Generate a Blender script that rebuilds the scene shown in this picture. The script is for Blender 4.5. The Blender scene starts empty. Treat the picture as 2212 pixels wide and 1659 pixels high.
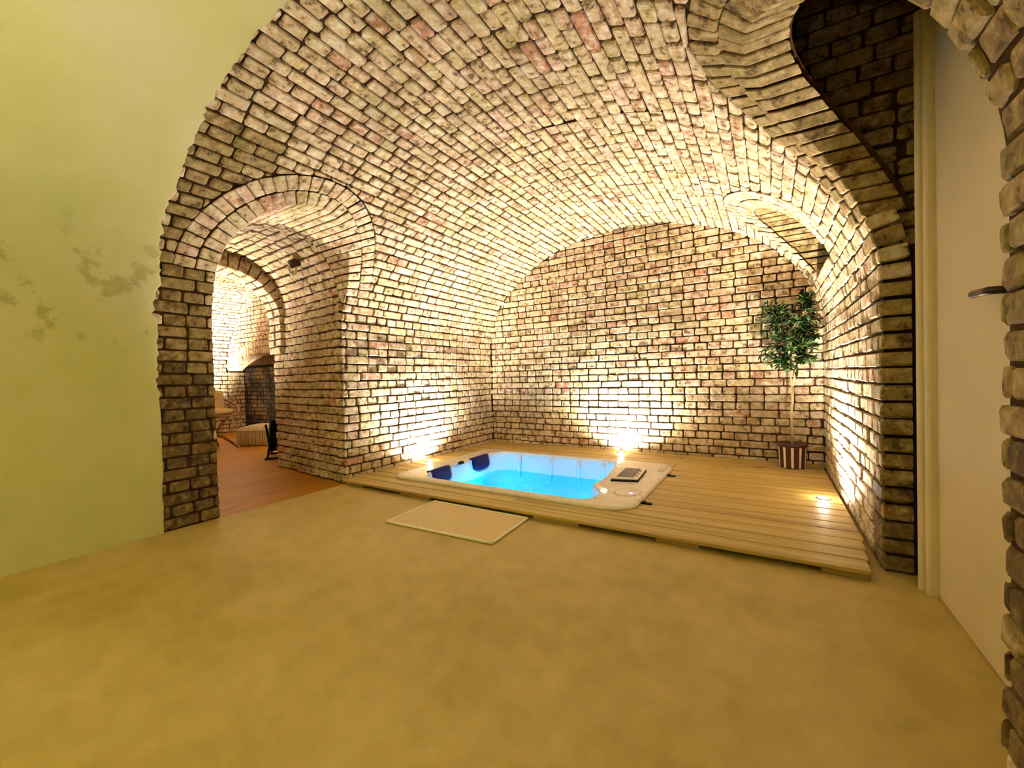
import bpy, bmesh, math, random
import numpy as np
from mathutils import Matrix, Vector
rng = random.Random(7)
sc = bpy.context.scene
COL = sc.collection

# ------------------------------------------------------------------ camera
CAM_H = 0.96
FPX, WPX, HPX = 891.0, 2212.0, 1659.0
R = np.array([[0.84896931, -0.01274547, -0.52828843],      # world rows: x, y, z of the lens axes
              [0.52781842, -0.02810585, 0.84889209],
              [-0.02566753, -0.99952369, -0.01713371]])
cd = bpy.data.cameras.new('camera')
cd.sensor_fit = 'HORIZONTAL'; cd.sensor_width = 36.0
cd.lens = FPX / WPX * 36.0
cd.clip_start = 0.02; cd.clip_end = 60
cam = bpy.data.objects.new('camera', cd); COL.objects.link(cam)
mw = Matrix.Identity(4)
for i in range(3):
    mw[i][0] = R[i][0]; mw[i][1] = -R[i][1]; mw[i][2] = -R[i][2]
mw[2][3] = CAM_H
cam.matrix_world = mw
sc.camera = cam

# ------------------------------------------------------------------ world, exposure
w = bpy.data.worlds.new('world'); sc.world = w; w.use_nodes = True
w.node_tree.nodes['Background'].inputs[0].default_value = (1.0, 0.85, 0.6, 1)
w.node_tree.nodes['Background'].inputs[1].default_value = 0.0
vs = sc.view_settings
vs.view_transform = 'Standard'; vs.look = 'None'; vs.gamma = 1.0; vs.use_curve_mapping = False
vs.exposure = 0.95
sc.cycles.max_bounces = 6; sc.cycles.diffuse_bounces = 4; sc.cycles.use_light_tree = False; sc.cycles.transparent_max_bounces = 8
sc.cycles.sample_clamp_indirect = 6.0
sc.cycles.use_adaptive_sampling = True; sc.cycles.adaptive_threshold = 0.03
sc.cycles.caustics_reflective = False; sc.cycles.caustics_refractive = False

WARM = (1.0, 0.87, 0.69)
UP_POWER = 320.0        # the deck spotlights
NEAR_POWER = 225.0      # added unseen spotlights behind the camera that fill the near part of the room
ANNEX_POWER = 480.0
POOL_POWER = 13.0

# ------------------------------------------------------------------ sizes of the room (metres)
XL, XR = -3.37, 0.445
X0, VA = (XL + XR) / 2, (XR - XL) / 2
ZS, VB = 1.36, 1.32
YB = 4.88
YP = 1.06                 # where the plaster ends and the brick begins
COURSE = 0.08
DECK = 0.048

# ------------------------------------------------------------------ helpers: tags, meshes
def tag(o, label=None, cat=None, group=None, kind=None):
    if label: o['label'] = label
    if cat: o['category'] = cat
    if group: o['group'] = group
    if kind: o['kind'] = kind
    return o

def link(o, parent=None):
    COL.objects.link(o)
    if parent is not None: o.parent = parent
    return o

def empty(name, loc=(0, 0, 0), rz=0.0):
    o = bpy.data.objects.new(name, None)
    o.empty_display_size = 0.1
    o.location = loc; o.rotation_euler = (0, 0, rz)
    return link(o)

def mesh_obj(name, verts, faces, mat, parent=None, smooth=False, rnd=None):
    me = bpy.data.meshes.new(name)
    me.from_pydata([tuple(map(float, v)) for v in verts], [], faces)
    if rnd is not None:
        at = me.attributes.new('rnd', 'FLOAT', 'POINT')
        at.data.foreach_set('value', np.asarray(rnd, dtype=np.float32))
    if smooth:
        me.polygons.foreach_set('use_smooth', [True] * len(me.polygons))
    if mat is not None: me.materials.append(mat)
    me.update()
    return link(bpy.data.objects.new(name, me), parent)

class MB:
    """collects verts and faces for one mesh object"""
    def __init__(self): self.v = []; self.f = []
    def add(self, vs_, fs_):
        o = len(self.v); self.v += [tuple(p) for p in vs_]; self.f += [tuple(i + o for i in f) for f in fs_]
        return self
    def box(self, x0, x1, y0, y1, z0, z1, c=0.0):
        f = [(x0, y0, z1), (x1, y0, z1), (x1, y1, z1), (x0, y1, z1)]
        b = [(x0, y0, z0), (x1, y0, z0), (x1, y1, z0), (x0, y1, z0)]
        if c > 0: return self.add(*hexa(f, b, c))
        return self.add(f + b, [(0, 1, 2, 3), (7, 6, 5, 4), (0, 4, 5, 1), (1, 5, 6, 2), (2, 6, 7, 3), (3, 7, 4, 0)])
    def tube(self, pts, rad, n=8, cap=True):
        pts = [Vector(p) for p in pts]
        rads = rad if isinstance(rad, (list, tuple)) else [rad] * len(pts)
        ring = []; up = None; vs_ = []; fs_ = []
        for i, p in enumerate(pts):
            t = (pts[min(i + 1, len(pts) - 1)] - pts[max(i - 1, 0)]).normalized()
            if up is None:
                up = Vector((0, 0, 1)) if abs(t.z) < .9 else Vector((1, 0, 0))
            a = t.cross(up)
            if a.length < 1e-6: a = t.cross(Vector((0, 1, 0)))
            a.normalize(); b = a.cross(t).normalized(); up = b
            for k in range(n):
                an = 2 * math.pi * k / n
                vs_.append(p + rads[i] * (math.cos(an) * a + math.sin(an) * b))
        for i in range(len(pts) - 1):
            for k in range(n):
                k2 = (k + 1) % n
                fs_.append((i * n + k, i * n + k2, (i + 1) * n + k2, (i + 1) * n + k))
        if cap:
            fs_.append(tuple(range(n - 1, -1, -1))); m = (len(pts) - 1) * n
            fs_.append(tuple(m + k for k in range(n)))
        return self.add(vs_, fs_)
    def lathe(self, prof, cx=0, cy=0, n=32, sx=1, sy=1):
        vs_ = []; fs_ = []
        for (r, z) in prof:
            for k in range(n):
                a = 2 * math.pi * k / n
                vs_.append((cx + sx * r * math.cos(a), cy + sy * r * math.sin(a), z))
        for i in range(len(prof) - 1):
            for k in range(n):
                k2 = (k + 1) % n
                fs_.append((i * n + k, i * n + k2, (i + 1) * n + k2, (i + 1) * n + k))
        fs_.append(tuple(range(n - 1, -1, -1))); m = (len(prof) - 1) * n
        fs_.append(tuple(m + k for k in range(n)))
        return self.add(vs_, fs_)
    def loops(self, rings, close_last=False, close_first=False):
        n = len(rings[0]); vs_ = [p for r in rings for p in r]; fs_ = []
        for i in range(len(rings) - 1):
            for k in range(n):
                k2 = (k + 1) % n
                fs_.append((i * n + k, i * n + k2, (i + 1) * n + k2, (i + 1) * n + k))
        if close_last: m = (len(rings) - 1) * n; fs_.append(tuple(m + k for k in range(n)))
        if close_first: fs_.append(tuple(range(n - 1, -1, -1)))
        return self.add(vs_, fs_)
    def build(self, name, mat, parent=None, smooth=False):
        return mesh_obj(name, self.v, self.f, mat, parent, smooth)

HFACES = [(0, 1, 2, 3), (4, 7, 6, 5), (0, 4, 5, 1), (1, 5, 6, 2), (2, 6, 7, 3), (3, 7, 4, 0)]
def hexa(front, back, c):
    """a six-sided block with chamfered edges: 24 points, 44 triangles"""
    P = [np.array(p, float) for p in list(front) + list(back)]
    vid = {}; V = []; F = []
    for fi, f in enumerate(HFACES):
        ids = []
        for k in range(4):
            p = P[f[k]]; a = P[f[(k + 1) % 4]] - p; b = P[f[k - 1]] - p
            la, lb = np.linalg.norm(a), np.linalg.norm(b)
            q = p + a / max(la, 1e-9) * min(c, la * .35) + b / max(lb, 1e-9) * min(c, lb * .35)
            vid[(fi, f[k])] = len(V); ids.append(len(V)); V.append(q)
        F.append(tuple(ids))
    edges = {}
    for fi, f in enumerate(HFACES):
        for k in range(4):
            a, b = f[k], f[(k + 1) % 4]
            edges.setdefault((min(a, b), max(a, b)), []).append((fi, a, b))
    for (a, b), l in edges.items():
        (f1, p, q), (f2, r, s) = l
        F.append((vid[(f1, q)], vid[(f1, p)], vid[(f2, p)], vid[(f2, q)]))
    for ci in range(8):
        fs = [fi for fi, f in enumerate(HFACES) if ci in f]
        F.append(tuple(vid[(fi, ci)] for fi in fs))
    return V, F

def project(p):
    v = R.T @ (np.asarray(p, float) - np.array([0, 0, CAM_H]))
    if v[2] < 0.05: return None
    return WPX / 2 + FPX * v[0] / v[2], HPX / 2 + FPX * v[1] / v[2], v[2]

# ------------------------------------------------------------------ materials
def new_mat(name):
    m = bpy.data.materials.new(name); m.use_nodes = True
    nt = m.node_tree; b = nt.nodes['Principled BSDF']
    return m, nt, b

def N(nt, typ, **kw):
    n = nt.nodes.new(typ)
    for k, v in kw.items(): setattr(n, k, v)
    return n

def ramp(nt, fac, stops, interp='LINEAR'):
    r = N(nt, 'ShaderNodeValToRGB'); r.color_ramp.interpolation = interp
    el = r.color_ramp.elements
    while len(el) < len(stops): el.new(0.5)
    for e, (p, c) in zip(el, stops):
        e.position = p; e.color = (*c, 1) if len(c) == 3 else c
    nt.links.new(fac, r.inputs[0]); return r.outputs[0]

def mix(nt, fac, a, b, mode='MIX'):
    m = N(nt, 'ShaderNodeMix', data_type='RGBA', blend_type=mode)
    for sock, val in ((m.inputs[0], fac), (m.inputs[6], a), (m.inputs[7], b)):
        if hasattr(val, 'links'): nt.links.new(val, sock)
        elif isinstance(val, (int, float)): sock.default_value = val
        else: sock.default_value = (*val, 1)
    return m.outputs[2]

def noise(nt, vec, scale, detail=4, rough=.55):
    n = N(nt, 'ShaderNodeTexNoise'); n.inputs['Scale'].default_value = scale
    n.inputs['Detail'].default_value = detail; n.inputs['Roughness'].default_value = rough
    if vec is not None: nt.links.new(vec, n.inputs['Vector'])
    return n.outputs[0]

def position(nt): return N(nt, 'ShaderNodeNewGeometry').outputs['Position']

def bump(nt, b, h, strength, dist):
    n = N(nt, 'ShaderNodeBump'); n.inputs['Strength'].default_value = strength; n.inputs['Distance'].default_value = dist
    nt.links.new(h, n.inputs['Height']); nt.links.new(n.outputs[0], b.inputs['Normal'])

def brick_material(name, stops, dark=(.10, .06, .035), pale=(.82, .76, .62)):
    m, nt, b = new_mat(name)
    pos = position(nt)
    oi = N(nt, 'ShaderNodeObjectInfo'); at = N(nt, 'ShaderNodeAttribute', attribute_name='rnd')
    ad = N(nt, 'ShaderNodeMath', operation='ADD'); nt.links.new(oi.outputs['Random'], ad.inputs[0]); nt.links.new(at.outputs['Fac'], ad.inputs[1])
    fr = N(nt, 'ShaderNodeMath', operation='FRACT'); nt.links.new(ad.outputs[0], fr.inputs[0])
    col = ramp(nt, fr.outputs[0], stops)
    # pale lime bloom, dark burnt specks, and broad brown staining
    n1 = noise(nt, pos, 19, 3, .7)
    col = mix(nt, ramp(nt, n1, [(.50, (0, 0, 0)), (.64, (.85, .85, .85))]), col, pale)
    col = mix(nt, ramp(nt, n1, [(.34, (.9, .9, .9)), (.46, (0, 0, 0))]), col, dark)
    n3 = noise(nt, pos, 3.0, 2, .5)
    col = mix(nt, ramp(nt, n3, [(.34, (.38, .38, .38)), (.54, (0, 0, 0))]), col, (.22, .16, .065))
    nt.links.new(col, b.inputs['Base Color'])
    b.inputs['Roughness'].default_value = .88
    b.inputs['Specular IOR Level'].default_value = .25
    bump(nt, b, noise(nt, pos, 80, 3, .7), .6, .004)
    return m

BR_STOPS = [(0.0, (.56, .43, .25)), (.16, (.63, .49, .29)), (.30, (.66, .51, .34)), (.44, (.58, .42, .27)), (.56, (.62, .43, .32)),
            (.68, (.54, .43, .21)), (.80, (.67, .55, .32)), (.90, (.50, .35, .20)), (.96, (.52, .26, .17)), (1.0, (.56, .43, .25))]
M_BRICK = brick_material('brick_buff', BR_STOPS)
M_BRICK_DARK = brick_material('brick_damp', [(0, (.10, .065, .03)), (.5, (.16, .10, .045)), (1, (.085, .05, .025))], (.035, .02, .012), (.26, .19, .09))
M_BRICK_OLD_SHADE = brick_material('brick_weathered_shade', [(0, (.27, .19, .085)), (.4, (.34, .24, .11)), (.7, (.25, .19, .075)), (1, (.22, .13, .06))], (.06, .035, .02), (.48, .38, .20))  # weathered brick, also used to paint shade on the niche soffit

def simple_mat(name, col, rough=.6, metal=0.0, spec=.5, var=0.0, scale=20, bump_s=0.0, bump_scale=80, bd=.003):
    m, nt, b = new_mat(name); pos = position(nt)
    if var > 0:
        c2 = tuple(c * (1 - var) for c in col); c3 = tuple(min(1, c * (1 + var)) for c in col)
        nt.links.new(ramp(nt, noise(nt, pos, scale, 5, .6), [(.3, c2), (.7, c3)]), b.inputs['Base Color'])
    else: b.inputs['Base Color'].default_value = (*col, 1)
    b.inputs['Roughness'].default_value = rough; b.inputs['Metallic'].default_value = metal
    b.inputs['Specular IOR Level'].default_value = spec
    if bump_s: bump(nt, b, noise(nt, pos, bump_scale, 5, .65), bump_s, bd)
    return m

M_MORTAR = simple_mat('mortar_brown', (.060, .030, .014), .95, spec=.1, var=.35, scale=14)

def plaster_material():
    m, nt, b = new_mat('limewash_plaster'); pos = position(nt)
    col = ramp(nt, noise(nt, pos, .9, 5, .6), [(.30, (.50, .52, .20)), (.48, (.58, .57, .27)), (.68, (.64, .60, .42))])
    # damp stains with their own blotchy outline, in a belt of the wall
    st = ramp(nt, noise(nt, pos, 6.5, 5, .62), [(.555, (0, 0, 0)), (.62, (1, 1, 1))])
    sx = N(nt, 'ShaderNodeSeparateXYZ'); nt.links.new(pos, sx.inputs[0])
    belt = ramp(nt, sx.outputs[2], [(0.0, (0, 0, 0)), (.1, (0, 0, 0))])
    mr = N(nt, 'ShaderNodeMapRange'); nt.links.new(sx.outputs[2], mr.inputs[0])
    mr.inputs[1].default_value = 1.15; mr.inputs[2].default_value = 1.95
    belt = ramp(nt, mr.outputs[0], [(0, (0, 0, 0)), (.2, (1, 1, 1)), (.75, (.8, .8, .8)), (1, (0, 0, 0))])
    mm = N(nt, 'ShaderNodeMath', operation='MULTIPLY'); nt.links.new(st, mm.inputs[0]); nt.links.new(belt, mm.inputs[1])
    m2 = N(nt, 'ShaderNodeMath', operation='MULTIPLY'); nt.links.new(mm.outputs[0], m2.inputs[0]); m2.inputs[1].default_value = .55
    col = mix(nt, m2.outputs[0], col, (.27, .27, .06))
    nt.links.new(col, b.inputs['Base Color']); b.inputs['Roughness'].default_value = .9
    b.inputs['Specular IOR Level'].default_value = .2
    bump(nt, b, noise(nt, pos, 14, 6, .6), .35, .01)
    return m
M_PLASTER = plaster_material()

def concrete_material():
    m, nt, b = new_mat('polished_concrete'); pos = position(nt)
    c1 = ramp(nt, noise(nt, pos, 1.1, 6, .62), [(.32, (.40, .305, .075)), (.5, (.50, .375, .125)), (.68, (.57, .435, .18))])
    c2 = ramp(nt, noise(nt, pos, 9, 6, .7), [(.35, (.80, .80, .76)), (.65, (1.0, 1.0, 1.0))])
    nt.links.new(mix(nt, .7, c1, c2, 'MULTIPLY'), b.inputs['Base Color'])
    nt.links.new(ramp(nt, noise(nt, pos, 5, 5, .6), [(.3, (.42,) * 3), (.7, (.62,) * 3)]), b.inputs['Roughness'])
    b.inputs['Specular IOR Level'].default_value = .35
    bump(nt, b, noise(nt, pos, 160, 5, .7), .15, .002)
    return m
M_CONCRETE = concrete_material()

def wood_material(name, stops, along=0, scale=14.0, stretch=.06, rough=.5):
    m, nt, b = new_mat(name); pos = position(nt)
    oi = N(nt, 'ShaderNodeObjectInfo')
    mp = N(nt, 'ShaderNodeMapping'); nt.links.new(pos, mp.inputs['Vector'])
    s = [1, 1, 1]; s[along] = stretch; mp.inputs['Scale'].default_value = s
    cx = N(nt, 'ShaderNodeCombineXYZ'); mu = N(nt, 'ShaderNodeMath', operation='MULTIPLY'); nt.links.new(oi.outputs['Random'], mu.inputs[0]); mu.inputs[1].default_value = 30
    nt.links.new(mu.outputs[0], cx.inputs[0]); nt.links.new(mu.outputs[0], cx.inputs[2]); nt.links.new(cx.outputs[0], mp.inputs['Location'])
    n = noise(nt, mp.outputs[0], scale, 7, .62)
    col = ramp(nt, n, stops)
    tint = ramp(nt, oi.outputs['Random'], [(0, (.82, .80, .76)), (.5, (1, 1, 1)), (1, (.90, .92, .84))])
    col = mix(nt, 1.0, col, tint, 'MULTIPLY')
    kn = ramp(nt, noise(nt, pos, 7, 2, .4), [(.70, (0, 0, 0)), (.76, (.7, .7, .7))])
    col = mix(nt, kn, col, tuple(c * .35 for c in stops[0][1]))
    nt.links.new(col, b.inputs['Base Color']); b.inputs['Roughness'].default_value = rough
    bump(nt, b, n, .25, .002)
    return m
M_DECK = wood_material('larch_deck', [(.30, (.30, .20, .05)), (.5, (.47, .335, .095)), (.72, (.60, .46, .16))], 0, 16, .05, .5)
M_DECK_RAW = wood_material('larch_sleeper', [(.3, (.34, .20, .06)), (.7, (.5, .33, .12))], 0, 16, .05, .7)
M_PARQUET = wood_material('parquet_oak', [(.30, (.34, .13, .003)), (.55, (.46, .195, .004)), (.75, (.52, .24, .008))], 1, 9, .12, .42)
M_PARQUET.node_tree.nodes['Principled BSDF'].inputs['Specular IOR Level'].default_value = .25

# ------------------------------------------------------------------ vault profile: s runs from the left floor edge over the crown to the right one
class Profile:
    def __init__(self, x0, a, zs, b):
        th = np.linspace(0, math.pi, 721)
        xs = np.concatenate([[x0 - a], x0 - a * np.cos(th), [x0 + a]])
        zz = np.concatenate([[0], zs + b * np.sin(th), [0]])
        ds = np.hypot(np.diff(xs), np.diff(zz)); s = np.concatenate([[0], np.cumsum(ds)])
        keep = np.concatenate([[True], ds > 1e-9]); self.S, self.X, self.Z = s[keep], xs[keep], zz[keep]
        self.L = self.S[-1]; self.top = self.S[np.argmax(self.Z)]; self.zs = zs
        k = self.S <= self.top; self.zl, self.sl = self.Z[k], self.S[k]
        k = self.S >= self.top; self.zr, self.sr = self.Z[k][::-1], self.S[k][::-1]
    def at(self, s):
        x = np.interp(s, self.S, self.X); z = np.interp(s, self.S, self.Z)
        e = .004; a, b = max(s - e, 0), min(s + e, self.L)
        t = np.array([np.interp(b, self.S, self.X) - np.interp(a, self.S, self.X), np.interp(b, self.S, self.Z) - np.interp(a, self.S, self.Z)])
        t /= np.linalg.norm(t)
        return x, z, t
    def s_left(self, z): return float(np.interp(z, self.zl, self.sl))
    def s_right(self, z): return float(np.interp(z, self.zr, self.sr))
    def frame(self, y, s):
        x, z, t = self.at(s)
        return np.array([x, y, z]), np.array([0, 1., 0]), np.array([t[0], 0, t[1]]), np.array([t[1], 0, -t[0]])
    def pt(self, y, s, h=0.0):
        o, eu, ev, ew = self.frame(y, s); return o + h * ew
PR = Profile(X0, VA, ZS, VB)
NC = round(PR.L / COURSE); CH = PR.L / NC

# ------------------------------------------------------------------ bricks
def loop_rect(a, b, c, r):
    """eight points of a rectangle with worn corners"""
    j = lambda: r.uniform(-.0028, .0028)
    out = []
    for (sx, sy) in ((-1, -1), (1, -1), (1, 1), (-1, 1)):
        ca = c * r.uniform(.5, 1.5); cb = c * r.uniform(.5, 1.5)
        p1 = (sx * (a / 2) + j(), sy * (b / 2 - cb) + j()); p2 = (sx * (a / 2 - ca) + j(), sy * (b / 2) + j())
        out += [p1, p2] if sx * sy > 0 else [p2, p1]
    return out

def prism(loop, depth, top, r, inset=.0055, bev=.006):
    n = len(loop); cx = sum(p[0] for p in loop) / n; cy = sum(p[1] for p in loop) / n
    V = []; F = []
    for (x, y) in loop: V.append((x, y, -depth))
    for (x, y) in loop: V.append((x, y, top - bev * r.uniform(.6, 1.4)))
    tx, ty = r.uniform(-.012, .012), r.uniform(-.03, .03)
    for (x, y) in loop:
        dx, dy = cx - x, cy - y; l = math.hypot(dx, dy) + 1e-9; k = min(inset * r.uniform(.6, 1.5), l * .4)
        px, py = x + dx / l * k, y + dy / l * k
        # pull the inset straight off the long sides too
        px = cx + (px - cx) * (1 - min(.3, inset / max(abs(px - cx), .02) * .5)); py = cy + (py - cy) * (1 - min(.3, inset / max(abs(py - cy), .015) * .5))
        V.append((px, py, top + tx * (px - cx) + ty * (py - cy) + r.uniform(-.0012, .0012)))
    for k in range(2):
        for i in range(n):
            j = (i + 1) % n; F.append((k * n + i, k * n + j, (k + 1) * n + j, (k + 1) * n + i))
    F.append(tuple(2 * n + i for i in range(n)))
    return V, F

JOINT = .0125
POOL = {}
def pool(kind, i):
    """shared stretcher and header shapes"""
    key = (kind, i)
    if key not in POOL:
        r = random.Random((11 if kind == 's' else 97) + i * 13)
        L = (.25 if kind == 's' else .125) - JOINT
        V, F = prism(loop_rect(L, COURSE - JOINT, .009, r), .03, r.uniform(-.003, .006), r)
        POOL[key] = (V, F, r.random())
    return POOL[key]
POOLMESH = {}
def pool_mesh(kind, i, mat):
    key = (kind, i, mat.name)
    if key not in POOLMESH:
        V, F, rd = pool(kind, i)
        me = bpy.data.meshes.new('brick'); me.from_pydata(V, [], F)
        at = me.attributes.new('rnd', 'FLOAT', 'POINT'); at.data.foreach_set('value', np.full(len(V), rd, np.float32))
        me.materials.append(mat); me.update(); POOLMESH[key] = me
    return POOLMESH[key]

def clip_half(poly, q, n, d):
    out = []; m = len(poly)
    ds = [(p[0] - q[0]) * n[0] + (p[1] - q[1]) * n[1] - d for p in poly]
    for i in range(m):
        a, b = poly[i], poly[(i + 1) % m]; da, db = ds[i], ds[(i + 1) % m]
        if da >= 0: out.append(a)
        if (da >= 0) != (db >= 0):
            t = da / (da - db); out.append((a[0] + (b[0] - a[0]) * t, a[1] + (b[1] - a[1]) * t))
    return out
def area(poly):
    return abs(sum(poly[i - 1][0] * poly[i][1] - poly[i][0] * poly[i - 1][1] for i in range(len(poly)))) / 2 if len(poly) > 2 else 0

class Opening:
    """outline in the (u, v) plane of a brick surface; pts run round it, nrm points away from the hole"""
    def __init__(self, pts, arch, ring):
        self.p = np.array(pts, float); self.arch = np.array(arch, bool); self.ring = ring
        d = np.gradient(self.p, axis=0); d /= np.linalg.norm(d, axis=1)[:, None] + 1e-12
        self.n = np.stack([-d[:, 1], d[:, 0]], 1)
        c = self.p.mean(0)
        if np.mean(np.sum((self.p - c) * self.n, 1)) < 0: self.n = -self.n
        self.lo, self.hi = self.p.min(0) - ring - .3, self.p.max(0) + ring + .3
    def clip(self, poly):
        c = np.mean(poly, axis=0)
        if np.any(c < self.lo) or np.any(c > self.hi): return poly, False
        i = int(np.argmin(np.sum((self.p - c) ** 2, 1)))
        d = self.ring + JOINT * .35 if self.arch[i] else 0.0
        q, n = self.p[i], self.n[i]
        ds = [(p[0] - q[0]) * n[0] + (p[1] - q[1]) * n[1] - d for p in poly]
        touch = min(ds) < .004
        if min(ds) >= 0: return poly, touch and not self.arch[i]
        return clip_half(poly, q, n, d), not self.arch[i]

def lay(frame, u0, u1, v0, v1, ch, openings=(), extra=(), seed=1, end_depth=.11, course0=0, ends=True):
    """bricks of a bonded wall: stretcher and header courses by turns, cut at the openings"""
    r = random.Random(seed); out = []
    nv = int(round((v1 - v0) / ch))
    for c in range(nv):
        vb = v0 + c * ch; v_mid = vb + ch / 2
        kind = 's' if (c + course0) % 2 == 0 else 'h'
        pitch = .25 if kind == 's' else .125
        u = u0 - (r.uniform(0, .06) if kind == 's' else .0625 + r.uniform(-.02, .02))
        while u < u1 - .01:
            k = kind; pw = pitch
            if kind == 's' and r.random() < .10: k, pw = 'h', .125
            a, b = u + JOINT / 2, u + pw - JOINT / 2; u += pw * 1.0
            a2, b2 = max(a, u0), min(b, u1)
            if b2 - a2 < .025: continue
            hv = (ch - JOINT) / 2 * r.uniform(.95, 1.05)
            dv = r.uniform(-.0025, .0025)
            poly = [(a2, v_mid - hv + dv), (b2, v_mid - hv + dv), (b2, v_mid + hv + dv), (a2, v_mid + hv + dv)]
            cut = (a2 > a + 1e-6) or (b2 < b - 1e-6); deep = False
            a0 = area(poly)
            for op in openings:
                poly, dp = op.clip(poly); deep = deep or dp
                if len(poly) < 3: break
            if len(poly) >= 3:
                for fn in extra:
                    poly = fn(poly)
                    if len(poly) < 3: break
            if len(poly) < 3: continue
            ar = area(poly)
            if ar < .0004: continue
            if ar < a0 - 1e-7: cut = True
            cu = sum(p[0] for p in poly) / len(poly); cv = sum(p[1] for p in poly) / len(poly)
            o, eu, ev, ew = frame(cu, cv)
            M = np.eye(4); M[:3, 0] = eu; M[:3, 1] = ev; M[:3, 2] = ew; M[:3, 3] = o
            bk = dict(M=M, n=ew, c=o, area=ar)
            if cut or deep:
                lp = [(p[0] - cu, p[1] - cv) for p in poly]
                lp = [q for i, q in enumerate(lp) if math.hypot(q[0] - lp[i - 1][0], q[1] - lp[i - 1][1]) > .004]
                if len(lp) < 3: continue
                if len(lp) <= 6:                      # worn corners on cut bricks too
                    wl = []
                    for i, q in enumerate(lp):
                        for nb_ in (lp[i - 1], lp[(i + 1) % len(lp)]):
                            dl = math.hypot(nb_[0] - q[0], nb_[1] - q[1]); k_ = min(.011 * r.uniform(.5, 1.5), dl * .3) / dl
                            wl.append((q[0] + (nb_[0] - q[0]) * k_ + r.uniform(-.003, .003), q[1] + (nb_[1] - q[1]) * k_ + r.uniform(-.003, .003)))
                    lp = wl
                V, F = prism(lp, end_depth if deep else .03, r.uniform(-.003, .006), r)
                bk['mesh'] = (V, F, r.random())
            else:
                bk['pool'] = (k, r.randrange(14)); bk['sc'] = ((b2 - a2) / (pw - JOINT), ch / COURSE * r.uniform(.97, 1.03))
                an = r.gauss(0, .006); ca, sa = math.cos(an), math.sin(an)
                Rm = np.eye(4); Rm[0, 0] = ca * bk['sc'][0]; Rm[0, 1] = -sa; Rm[1, 0] = sa; Rm[1, 1] = ca * bk['sc'][1]; Rm[2, 3] = r.uniform(-.002, .003)
                bk['M'] = M @ Rm
            out.append(bk)
    return out

def px_size(bk):
    p = project(bk['c'])
    if p is None or not (-40 < p[0] < WPX + 40 and -40 < p[1] < HPX + 40): return 0
    v = np.array([0, 0, CAM_H]) - bk['c']; d = np.linalg.norm(v)
    return bk['area'] * max(0, float(v @ bk['n']) / d) / (p[2] ** 2)

def emit(parent, bricks, mat, limit=300, pick=None):
    """the bricks that show largest as parts of their own, the rest as one part"""
    bricks = sorted(bricks, key=lambda b: -px_size(b))
    single, rest = bricks[:limit], bricks[limit:]
    base = mat
    for b in single:
        mat = base if pick is None else pick(b['c']) or base
        if 'pool' in b:
            o = bpy.data.objects.new('brick', pool_mesh(*b['pool'], mat))
        else:
            V, F, rd = b['mesh']
            me = bpy.data.meshes.new('brick'); me.from_pydata([tuple(map(float, v)) for v in V], [], F)
            at = me.attributes.new('rnd', 'FLOAT', 'POINT'); at.data.foreach_set('value', np.full(len(V), rd, np.float32))
            me.materials.append(mat); me.update(); o = bpy.data.objects.new('brick', me)
        o.matrix_basis = Matrix(b['M'].tolist()); link(o, parent)
    mat = base
    if rest:
        VV = []; FF = []; RR = []; off = 0; r = random.Random(5)
        for b in rest:
            V, F, rd = b['mesh'] if 'mesh' in b else pool(*b['pool'])
            A = np.c_[np.array(V, float), np.ones(len(V))] @ b['M'].T
            VV.append(A[:, :3]); FF += [tuple(i + off for i in f) for f in F]; off += len(V)
            RR.append(np.full(len(V), (rd + r.random()) % 1.0))
        o = mesh_obj('brickwork', np.concatenate(VV), FF, mat, parent, rnd=np.concatenate(RR))
        o['kind'] = 'stuff'

def strip_surface(pr, ys, ranges, h, ds=.06):
    """mortar bed behind the bricks: columns between neighbouring ys, each over the s ranges that function gives"""
    mb = MB()
    for y0, y1 in zip(ys[:-1], ys[1:]):
        ra, rb = ranges(y0 + 1e-5, y0, y1), ranges(y1 - 1e-5, y0, y1)
        for (a0, a1), (b0, b1) in zip(ra, rb):
            n = max(1, int(max(a1 - a0, b1 - b0) / ds)); vs_ = []; fs_ = []
            for i in range(n + 1):
                t = i / n
                vs_ += [pr.pt(y0, a0 + (a1 - a0) * t, h), pr.pt(y1, b0 + (b1 - b0) * t, h)]
            for i in range(n): fs_.append((2 * i, 2 * i + 1, 2 * i + 3, 2 * i + 2))
            mb.add(vs_, fs_)
    return mb

# ------------------------------------------------------------------ openings of the vault: passage (left), door recess and high niche (right)
def snap_left(z): return round(PR.s_left(z) / CH) * CH
PAS_Y0, PAS_Y1 = 1.385, 2.43
PAS_C, PAS_R = (PAS_Y0 + PAS_Y1) / 2, (PAS_Y1 - PAS_Y0) / 2
S_P = snap_left(1.74); PAS_ZS = float(np.interp(S_P, PR.S, PR.Z))
DOOR_Y0, DOOR_Y1 = 1.37, 2.55
DOOR_C, DOOR_R = (DOOR_Y0 + DOOR_Y1) / 2, (DOOR_Y1 - DOOR_Y0) / 2
S_D = PR.L - snap_left(1.69); DOOR_ZS = float(np.interp(S_D, PR.S, PR.Z))
NI_Y0, NI_Y1 = 3.56, 4.50
NI_C, NI_R = (NI_Y0 + NI_Y1) / 2, (NI_Y1 - NI_Y0) / 2
S_N = PR.L - snap_left(1.81); NI_ZS = float(np.interp(S_N, PR.S, PR.Z))
S_SILL = PR.L - snap_left(1.72)
RING = .245

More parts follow.
